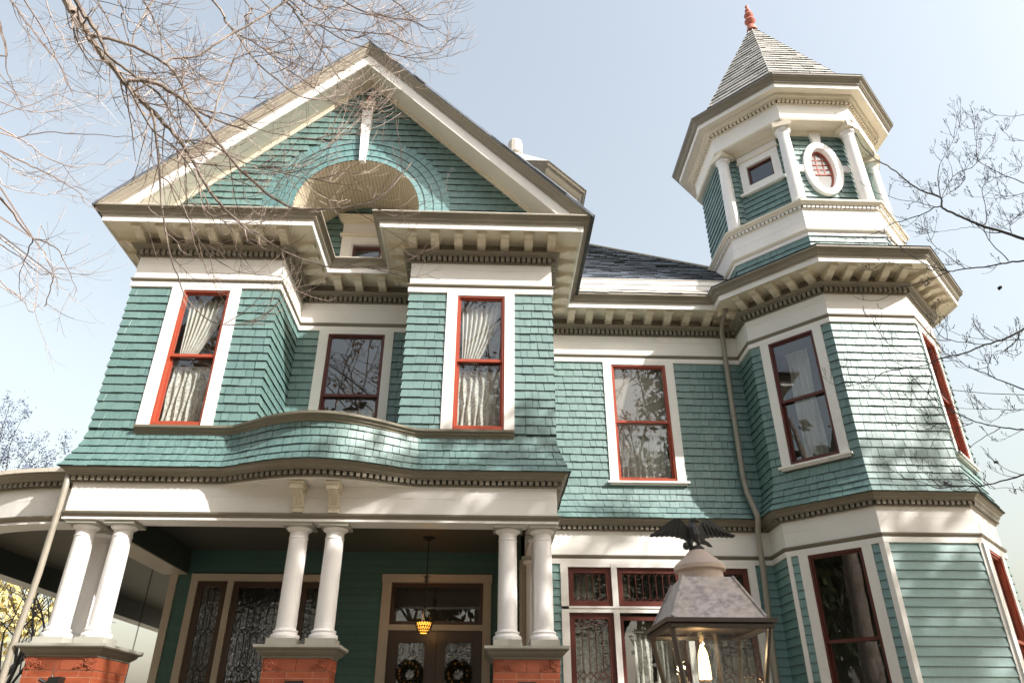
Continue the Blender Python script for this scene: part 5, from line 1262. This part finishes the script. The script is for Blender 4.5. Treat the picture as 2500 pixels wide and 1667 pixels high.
# second bare tree further left
t2 = thing('bare_tree', (-12.0, -1.0, 0), 'thin leafless tree with drooping twigs against the sky at the far left', 'tree')
trunk = MB(); crown = MB(); tw = MB()
trunk.tube(smooth([Vector(p) for p in ((-12.0, -1.0, -.1), (-11.9, -1, 4), (-11.6, -1.0, 8), (-11.0, -1.0, 12), (-10.6, -1, 16))]), [.28 - .018 * k for k in range(13)], 10)
L2 = [
 ([('1', 60, -60), ('1', 200, 140), ('1', 390, 400), ('1', 560, 600), ('1', 660, 830), ('1', 760, 880), ('1', 1000, 920)], 5, 1.5, 6), ([('1', 190, -60), ('1', 400, 270), ('1', 500, 460), ('1', 540, 560), ('1', 640, 760), ('1', 700, 930)], 4.5, 1.5, 6),
 ([('1', 420, -60), ('1', 520, 220), ('1', 600, 360), ('1', 680, 560), ('1', 830, 780)], 3, 1.3, 5), ([('1', -60, 640), ('1', 150, 890), ('1', 210, 1030), ('1', 280, 1150)], 3, 1.3, 6), ([('1', -60, 1190), ('1', 170, 1320), ('1', 350, 1430), ('3', 400, 110), ('3', 680, 230), ('3', 900, 200), ('3', 1030, 205), ('3', 1220, 150)], 4, 1.3, 3),
 ([('1', 170, 1320), ('1', 440, 1270), ('1', 820, 1285), ('1', 1180, 1310), ('1', 1300, 1312)], 3, 1.2, 2), ([('3', -60, 50), ('3', 200, 170), ('3', 400, 270), ('3', 600, 370), ('3', 770, 490), ('3', 820, 580), ('3', 930, 630)], 4.5, 1.2, 4),
 ([('3', -60, 440), ('3', 100, 640), ('3', 200, 770), ('3', 310, 900), ('3', 450, 950), ('3', 560, 1030), ('3', 640, 1180), ('3', 740, 1420)], 7, 1.2, 3), ([('3', 320, 910), ('3', 420, 1050), ('3', 520, 1260), ('3', 555, 1400)], 3.5, 1.4, 3), ([('3', 315, 910), ('3', 250, 1090), ('3', 190, 1250), ('3', 195, 1480)], 3.5, 1.2, 3),
 ([('3', -60, 860), ('3', 240, 1090), ('3', 400, 1200), ('3', 520, 1270), ('3', 700, 1325)], 4, 1.2, 4), ([('3', -60, 930), ('3', 150, 1060), ('3', 400, 1250), ('3', 560, 1200), ('3', 730, 1190)], 3, 1.2, 4), ([('3', -40, 1290), ('3', 200, 1480), ('3', 340, 1580), ('D', 260, 1), ('D', 350, 330)], 3, 1.2, 3), ([('3', 520, 1270), ('3', 480, 1400), ('3', 430, 1568), ('D', 300, 470)], 3, 1.4, 3),
 ([('3', -60, 250), ('3', 60, 420), ('3', 300, 470), ('3', 480, 490), ('3', 600, 450)], 3, 1.2, 6), ([('1', -60, 950), ('1', 200, 1050), ('1', 400, 1080), ('1', 620, 1050)], 3, 1.2, 7), ([('1', -60, 780), ('1', 200, 920), ('1', 420, 1000)], 3, 1.2, 7), ([('1', -60, 1130), ('1', 300, 1000), ('1', 520, 910), ('1', 700, 870)], 2.5, 1.2, 5), ([('3', -60, 60), ('3', 140, 260), ('3', 330, 330), ('3', 520, 250)], 2.5, 1.2, 7), ([('3', -60, 1340), ('D', 60, 420), ('D', 160, 470), ('D', 280, 545)], 3, 1.2, 4), ([('1', -60, 60), ('1', 20, 320), ('1', 65, 540)], 6, 5, 3), ([('1', 65, 540), ('1', 70, 680), ('1', 120, 840), ('1', 160, 980)], 3, 1.3, 6),
]
for seq, w0, w1, dn in L2:
    P = trace(seq, -1.2, -.6); L = smooth(P, 4); n = len(L); rad = [PXW(w0 + (w1 - w0) * k / (n - 1), (p - CAM).dot(AX[2])) for k, p in enumerate(L)]
    for k in range(1, n - 1): L[k] = L[k] + rv(rnd) * .012
    src = Vector((-10.9, -1.0, 10 + 4 * rnd.random())); crown.tube(smooth([src, src.lerp(P[0], .5) + Vector((0, 0, .4)), P[0]], 3), [rad[0] * 1.5] * 6 + [rad[0]], 4)
    crown.tube(L, rad, 5); dress(tw, rnd, L, rad, dn * .75, (.35, 1.1), .16, .15, 1, 0, None, 4, .05, Vector((.3, 0, -.2)), .45)
trunk.build('trunk', M['oakbark'], t2, True); crown.build('limbs', M['twig'], t2, True); tw.build('twigs', M['twig'], t2, True, fix=False)

# dogwood at the right with bud tipped twigs
t3 = thing('dogwood_tree', (9.4, -3.7, 0), 'bare dogwood with shade-darkened bark and bud tipped twigs reaching in from the right of the tower', 'tree')
trunk = MB(); crown = MB(); tw = MB()
trunk.tube(smooth([Vector(p) for p in ((9.4, -3.7, -.1), (9.35, -3.7, 1.5), (9.5, -3.6, 3.2), (9.4, -3.5, 5.5), (9.6, -3.3, 8.2))]), [.16, .155, .15, .14, .13, .12, .11, .1, .09, .08, .07, .06, .05], 10)
D3 = [
 ([('4', 1660, 1230), ('4', 1450, 1150), ('4', 1190, 1070), ('4', 1030, 1010), ('4', 900, 950), ('4', 790, 890), ('4', 768, 800), ('4', 590, 725), ('4', 480, 660), ('4', 300, 515), ('4', 150, 430), ('4', 30, 310), ('4', -30, 200), ('4', -80, 80), ('4', -110, -10)], 8, 1.2, 1, 3), ([('4', 780, 885), ('4', 720, 885), ('4', 620, 945), ('4', 400, 1020), ('4', 310, 1040), ('4', 200, 1110), ('4', 90, 1150), ('4', -60, 1190), ('4', -200, 1180)], 3.5, 1.2, 0, 3),
 ([('4', 720, 885), ('4', 560, 840), ('4', 430, 825), ('4', 260, 780), ('4', 130, 740), ('4', 0, 640)], 2.5, 1, 0, 3.5), ([('4', 768, 800), ('4', 745, 560), ('4', 800, 410), ('4', 900, 230), ('4', 950, 100), ('4', 980, -10)], 2.8, .8, 0, 4), ([('4', 780, 800), ('4', 890, 590), ('4', 1040, 520), ('4', 1110, 470), ('4', 1240, 310), ('4', 1290, 220), ('4', 1310, 125)], 2.6, .8, 0, 4), ([('4', 785, 800), ('4', 1000, 620), ('4', 960, 500)], 2, .8, 0, 4),
 ([('4', 1190, 1070), ('4', 1205, 990), ('4', 1195, 840), ('4', 1170, 690), ('4', 1340, 590), ('4', 1568, 490)], 3, .9, 0, 4.5), ([('4', 1660, 690), ('4', 1480, 620), ('4', 1300, 540), ('4', 1130, 440), ('4', 1110, 280), ('4', 1090, 130), ('4', 1050, -10)], 3, .8, 1, 5), ([('4', 1660, 720), ('4', 1400, 790), ('4', 1200, 800), ('4', 1000, 770)], 2.2, .8, 1, 6), ([('4', 1450, 1150), ('4', 1440, 1040), ('4', 1520, 960), ('4', 1600, 880)], 2.4, .9, 0, 6),
 ([('4', 1660, 1400), ('4', 1450, 1408), ('4', 1250, 1450), ('4', 1000, 1472), ('4', 860, 1500), ('4', 750, 1470), ('4', 600, 1420), ('4', 430, 1300), ('4', 300, 1200), ('4', 100, 1080), ('4', 0, 1090)], 5, 1, 1, 3.5), ([('4', 860, 1500), ('4', 760, 1490), ('4', 450, 1470), ('4', 270, 1410), ('4', 100, 1480), ('4', 0, 1490)], 2.6, .9, 0, 3), ([('4', 1000, 1470), ('4', 800, 1320), ('4', 690, 1230), ('4', 620, 1060), ('4', 610, 960)], 2.2, .8, 0, 4), ([('4', 1420, 1400), ('4', 1260, 1230), ('4', 1150, 1090), ('4', 1010, 1080), ('4', 860, 1110), ('4', 680, 1130), ('4', 510, 1170)], 2.6, .8, 0, 4),
 ([('4', 860, 1500), ('5', 660, 10), ('5', 480, 70), ('5', 360, 90), ('5', 310, 140), ('5', 180, 205), ('5', 0, 200), ('5', -80, 150)], 2.8, .9, 0, 3), ([('5', 1660, 440), ('5', 1568, 480), ('5', 1400, 570), ('5', 1200, 635), ('5', 1000, 710), ('5', 750, 770), ('5', 620, 830), ('5', 480, 850), ('5', 250, 890), ('5', 130, 950), ('5', 0, 1000), ('5', -120, 1030)], 6, 1, 1, 4.5), ([('5', 1200, 630), ('5', 860, 590), ('5', 720, 480), ('5', 680, 300), ('5', 690, 190)], 2.8, .9, 0, 4.5), ([('5', 1660, 580), ('5', 1400, 590), ('5', 1100, 570), ('5', 900, 520), ('5', 720, 430)], 2.6, .8, 1, 5),
 ([('5', 650, 770), ('5', 500, 740), ('5', 360, 690), ('5', 230, 580), ('5', 160, 480), ('5', 142, 400)], 2.2, .8, 0, 3.5), ([('5', 1660, 1090), ('5', 1400, 1000), ('5', 1230, 920), ('5', 1050, 850), ('5', 930, 790), ('5', 780, 790)], 4.5, 1, 1, 4), ([('5', 1230, 920), ('5', 1225, 830), ('5', 1300, 700), ('5', 1490, 690), ('5', 1568, 600)], 2.6, .8, 0, 5), ([('5', 1660, 1450), ('5', 1500, 1440), ('5', 1340, 1420), ('5', 1100, 1370), ('5', 920, 1280), ('5', 760, 1200), ('5', 650, 1100), ('5', 560, 1010), ('5', 450, 1000), ('5', 240, 1070)], 4.2, .9, 1, 5), ([('5', 1660, 1255), ('5', 1350, 1255), ('5', 1000, 1240), ('5', 900, 1230)], 3, .9, 1, 9),
 ([('5', 920, 1280), ('5', 800, 1300), ('5', 600, 1290), ('5', 450, 1200), ('5', 280, 1190)], 2.2, .8, 0, 5), ([('6', 1660, 660), ('6', 1568, 700), ('6', 1400, 750), ('6', 1150, 805), ('6', 900, 810), ('6', 740, 830), ('6', 620, 780), ('6', 560, 765), ('6', 330, 740)], 5, .9, 1, 6), ([('5', 1080, 1375), ('5', 960, 1420), ('5', 840, 1430), ('5', 760, 1390), ('5', 560, 1400), ('5', 300, 1320)], 2.4, .8, 0, 5), ([('5', 1340, 1430), ('6', 1200, 330), ('6', 1050, 440), ('6', 950, 480), ('6', 880, 450)], 2.2, .8, 0, 3), ([('6', 1660, 870), ('6', 1400, 820), ('6', 1250, 830), ('6', 1180, 720)], 2, .8, 1, 5),
 ([('4', 1660, 270), ('4', 1500, 240), ('4', 1400, 190), ('4', 1325, 110)], 2, .9, 1, 3), ([('4', 1660, -10), ('4', 1420, 15), ('4', 1250, -5), ('4', 1180, -40)], 1.8, .8, 1, 2),
]
lv = []
for seq, w0, w1, root, dn in D3:
    P = trace(seq, -2.5 + .3 * rnd.random(), -1.7 + .4 * rnd.random()); L = smooth(P, 4); n = len(L); rad = [PXW(w0 + (w1 - w0) * (k / (n - 1)) ** .7, (p - CAM).dot(AX[2])) for k, p in enumerate(L)]
    for k in range(1, n - 1): L[k] = L[k] + rv(rnd) * .007
    if root:
        s = Vector((9.45, -3.5, max(2.5, P[0].z - .9))); crown.tube(smooth([s, s.lerp(P[0], .5) + Vector((0, 0, .1)), P[0]], 3), [rad[0] * 1.3] * 6 + [rad[0]], 6)
    crown.tube(L, rad, 6 if w0 > 4 else 4); dress(tw, rnd, L, rad, dn * 1.15, (.14, .42), .35, .2, 2, .0065, lv, 3, .05, Vector((-.25, .0, .25)), .5)
trunk.build('trunk', M['dogbark'], t3, True); crown.build('limbs', M['dogbark'], t3, True); tw.build('twigs', M['dogbark'], t3, True, fix=False)
mb = MB()
for (r, x, y) in (('6', 1300, 580), ('6', 820, 780), ('4', 45, 1185), ('5', 1335, 90)):
    c = at(TR[r][0] + x / 3.92, TR[r][1] + y / 3.92, -2.0)
    for k in range(4):
        d = rv(rnd) * .045; e = d.orthogonal().normalized() * .03; mb.poly([c - d, c + e, c + d * .9 + e * .5, c + d * 1.2, c - e])
mb.build('dead_leaves', M['deadleaf'], t3)

# generic standing tree: trunk, forking limbs, twigs, optional leaf clumps
def grow(name, loc, H, label, seed, leaf=None, nleaf=0, lsize=.09, r0=.32, spread=.75, group=None, cat='tree', bmat='oakbark', tmat='twig', depth=5, clump=.5, leafname='foliage', tstart=.35):
    rnd = random.Random(seed); t = thing(name, loc, label, cat, group); base = Vector(loc); tr = MB(); lm = MB(); tips = []
    p = base.copy(); d = Vector((0, 0, 1)); pts = [p - Vector((0, 0, .1))]; h = H * tstart
    for k in range(6): d = (d + rv(rnd) * .06).normalized(); p = p + d * (h / 6); pts.append(p.copy())
    tr.tube(pts, [r0 * (1.25 - .5 * k / 6) if k == 0 else r0 * (1 - .3 * k / 6) for k in range(7)], 12)
    def br(p, d, L, r, lev):
        n = 5; q = [p]; 
        for k in range(n): d = (d + rv(rnd) * .13 + Vector((0, 0, .06))).normalized(); q.append(q[-1] + d * (L / n))
        lm.tube(q, [max(.006, r * (1 - .45 * k / n)) for k in range(n + 1)], 6 if lev > 2 else 3, False)
        if lev == 0: tips.append(q[-1]); tips.append(q[3]); return
        for _ in range(3 if lev > 1 else 3):
            k = rnd.randint(2, n); s = rv(rnd); s = (s - d * s.dot(d)).normalized(); br(q[k], (d + s * spread * rnd.uniform(.6, 1.3)).normalized(), L * rnd.uniform(.55, .8), r * .55, lev - 1)
    for k in range(5):
        a = k * 1.26 + rnd.random(); q = pts[-1] if k < 3 else pts[4]
        br(q, Vector((math.cos(a) * spread, math.sin(a) * spread, 1)).normalized(), H * .27 * rnd.uniform(.8, 1.15), r0 * .5, depth - 1)
    tr.build('trunk', M[bmat], t, True); lm.build('limbs', M[tmat], t, True, fix=False)
    if leaf:
        fo = MB()
        for k in range(nleaf):
            c = rnd.choice(tips) + rv(rnd) * clump * rnd.random(); dd = rv(rnd); e = dd.orthogonal().normalized(); s = lsize * rnd.uniform(.6, 1.3)
            fo.poly([c - dd * s, c + e * s * .5, c + dd * s, c - e * s * .5])
        fo.build(leafname, M[leaf], t, fix=False)
    return t
gr = 'trees standing behind the camera, mirrored in the window panes'
grow('oak_tree', (-6.0, -20, 0), 25, 'tall oak with orange leaves mirrored in the recessed window pane', 3, 'leaf_orange', 3600, .10, .34, .8, gr)
grow('oak_tree', (.5, -27, 0), 24, 'tall oak with thin orange leaves behind the photographer, in line with the front door', 4, 'leaf_orange', 2600, .11, .36, .8, gr)
grow('oak_tree', (10, -20, 0), 23, 'broad oak with orange leaves mirrored in the wing window pane', 5, 'leaf_orange', 3200, .10, .33, .8, gr)
grow('oak_tree', (-14, -13, 0), 19, 'grey trunked oak mirrored in the lower tower window', 6, 'leaf_orange', 1500, .10, .42, .7, gr)
# the evergreen that throws the dappled shade, to the right of the photographer
grow('evergreen_tree', (20.5, -8.6, 0), 21.5, 'tall evergreen standing beyond the right edge whose shade dapples the tower', 8, 'leaf_green', 9000, .17, .4, .85, None, 'tree', 'oakbark', 'oakbark', 5, 1.0)
grow('evergreen_tree', (15.2, -13.0, 0), 18.5, 'spreading evergreen behind the street lantern whose shade mottles the porch columns', 9, 'leaf_green', 9500, .17, .4, .95, None, 'tree', 'oakbark', 'oakbark', 5, 1.1)
gr2 = 'dense unseen evergreens added to block front sky light'  # out of view, added to cut low sky light on porch and facade
for k, (x, y, h) in enumerate(((-34, -31, 25), (-23, -33, 29), (-12, -30, 27), (-1, -33, 29), (10, -31, 27), (21, -36, 29))):
    grow('evergreen_tree', (x, y, 0), h, 'unseen dense evergreen added across the street to block low front sky', 40 + k, 'leaf_green', 5000, .42, .4, .7, gr2, 'tree', 'oakbark', 'oakbark', 4, 2.2, tstart=.12)
grow('evergreen_tree', (12.3, -10.8, 0), 16.5, 'lower evergreen right of the photographer whose shade falls on the middle porch columns', 10, 'leaf_green', 7000, .17, .3, .95, None, 'tree', 'oakbark', 'oakbark', 5, 1.0)
for k, (x, y, h) in enumerate(((-24, -14, 20), (-30, -22, 23), (-22, -6, 15))): grow('evergreen_tree', (x, y, 0), h, 'unseen dense evergreen added across the street to block low front sky', 60 + k, 'leaf_green', 5000, .42, .4, .7, gr2, 'tree', 'oakbark', 'oakbark', 4, 2.0, tstart=.12)  # more unseen trees added against front sky light, dark in the tower panes
# behind the house at the left
grow('autumn_tree', (-17, 16, 0), 8.5, 'pale yellow autumn tree seen low at the left beyond the porch', 21, 'leaf_yellow', 5000, .13, .2, .9, None, 'tree', 'bark', 'twig', 4, .8)
grow('bare_tree', (-9.6, 8.5, 0), 6.5, 'dark leafless tree seen through the side porch at the lower left', 22, None, 0, .1, .12, .85, None, 'tree', 'dogbark', 'dogbark', 5, tstart=.4)
grow('bare_tree', (-7.5, 19, 0), 6.5, 'small leafless tree far behind the open end of the porch', 23, None, 0, .1, .10, .8, None, 'tree', 'dogbark', 'dogbark', 4)
# crape myrtle over the curved porch roof
rnd = random.Random(5); cm = thing('crape_myrtle', (-9.2, 5.0, 0), 'crape myrtle with dusky seed clusters rising behind the curved porch roof', 'tree'); tw = MB(); se = MB(); tp = []
for (x0, y0, x1, y1) in ((40, 1190, 130, 1105), (20, 1180, 110, 1065), (-10, 1150, 30, 1060), (0, 1180, 60, 1010), (30, 1195, 160, 1090), (-20, 1100, 25, 985), (60, 1190, 100, 1150), (0, 1190, 80, 1120), (-20, 1160, 10, 1030)):
    a, b = at(x0, y0, 5.0), at(x1, y1, 5.1); m_ = a.lerp(b, .5) + rv(rnd) * .1; L = smooth([Vector((-9.2, 5, 4.5)), a, m_, b], 4); tw.tube(L, [.012 - .0007 * k for k in range(len(L))], 4); dress(tw, rnd, L, [.01] * len(L), 3, (.15, .4), .1, .2, 0, 0, tp, 1, .55); tp.append(b)
tw.tube([(-9.2, 5, 0), (-9.2, 5, 4.6)], [.06, .03], 6)
for c in tp:
    for k in range(26):
        q = c + Vector((rnd.gauss(0, .05), rnd.gauss(0, .05), rnd.gauss(0, .07))); r = rnd.uniform(.010, .02); se.solid([q + Vector(v) * r for v in ((1, 0, 0), (-1, 0, 0), (0, 1, 0), (0, -1, 0), (0, 0, 1), (0, 0, -1))], ((0, 2, 4), (2, 1, 4), (1, 3, 4), (3, 0, 4), (2, 0, 5), (1, 2, 5), (3, 1, 5), (0, 3, 5)))
tw.build('stems', M['dogbark'], cm, fix=False); se.build('seed_clusters', M['seed'], cm, fix=False)
# overhead wire at the right
mb = MB(); a, b = at(2100 + 870 / 3.92, 680 + 1066 / 3.92, 1.0), at(2520, 680 + 1115 / 3.92, -1.0); mb.tube([a, a.lerp(b, .5) - Vector((0, 0, .02)), b, b + (b - a) * 3], .006, 5)
top_mesh(mb, 'overhead_wire', M['iron'], a, 'thin dark overhead wire running from the tower to the right edge', 'wire')
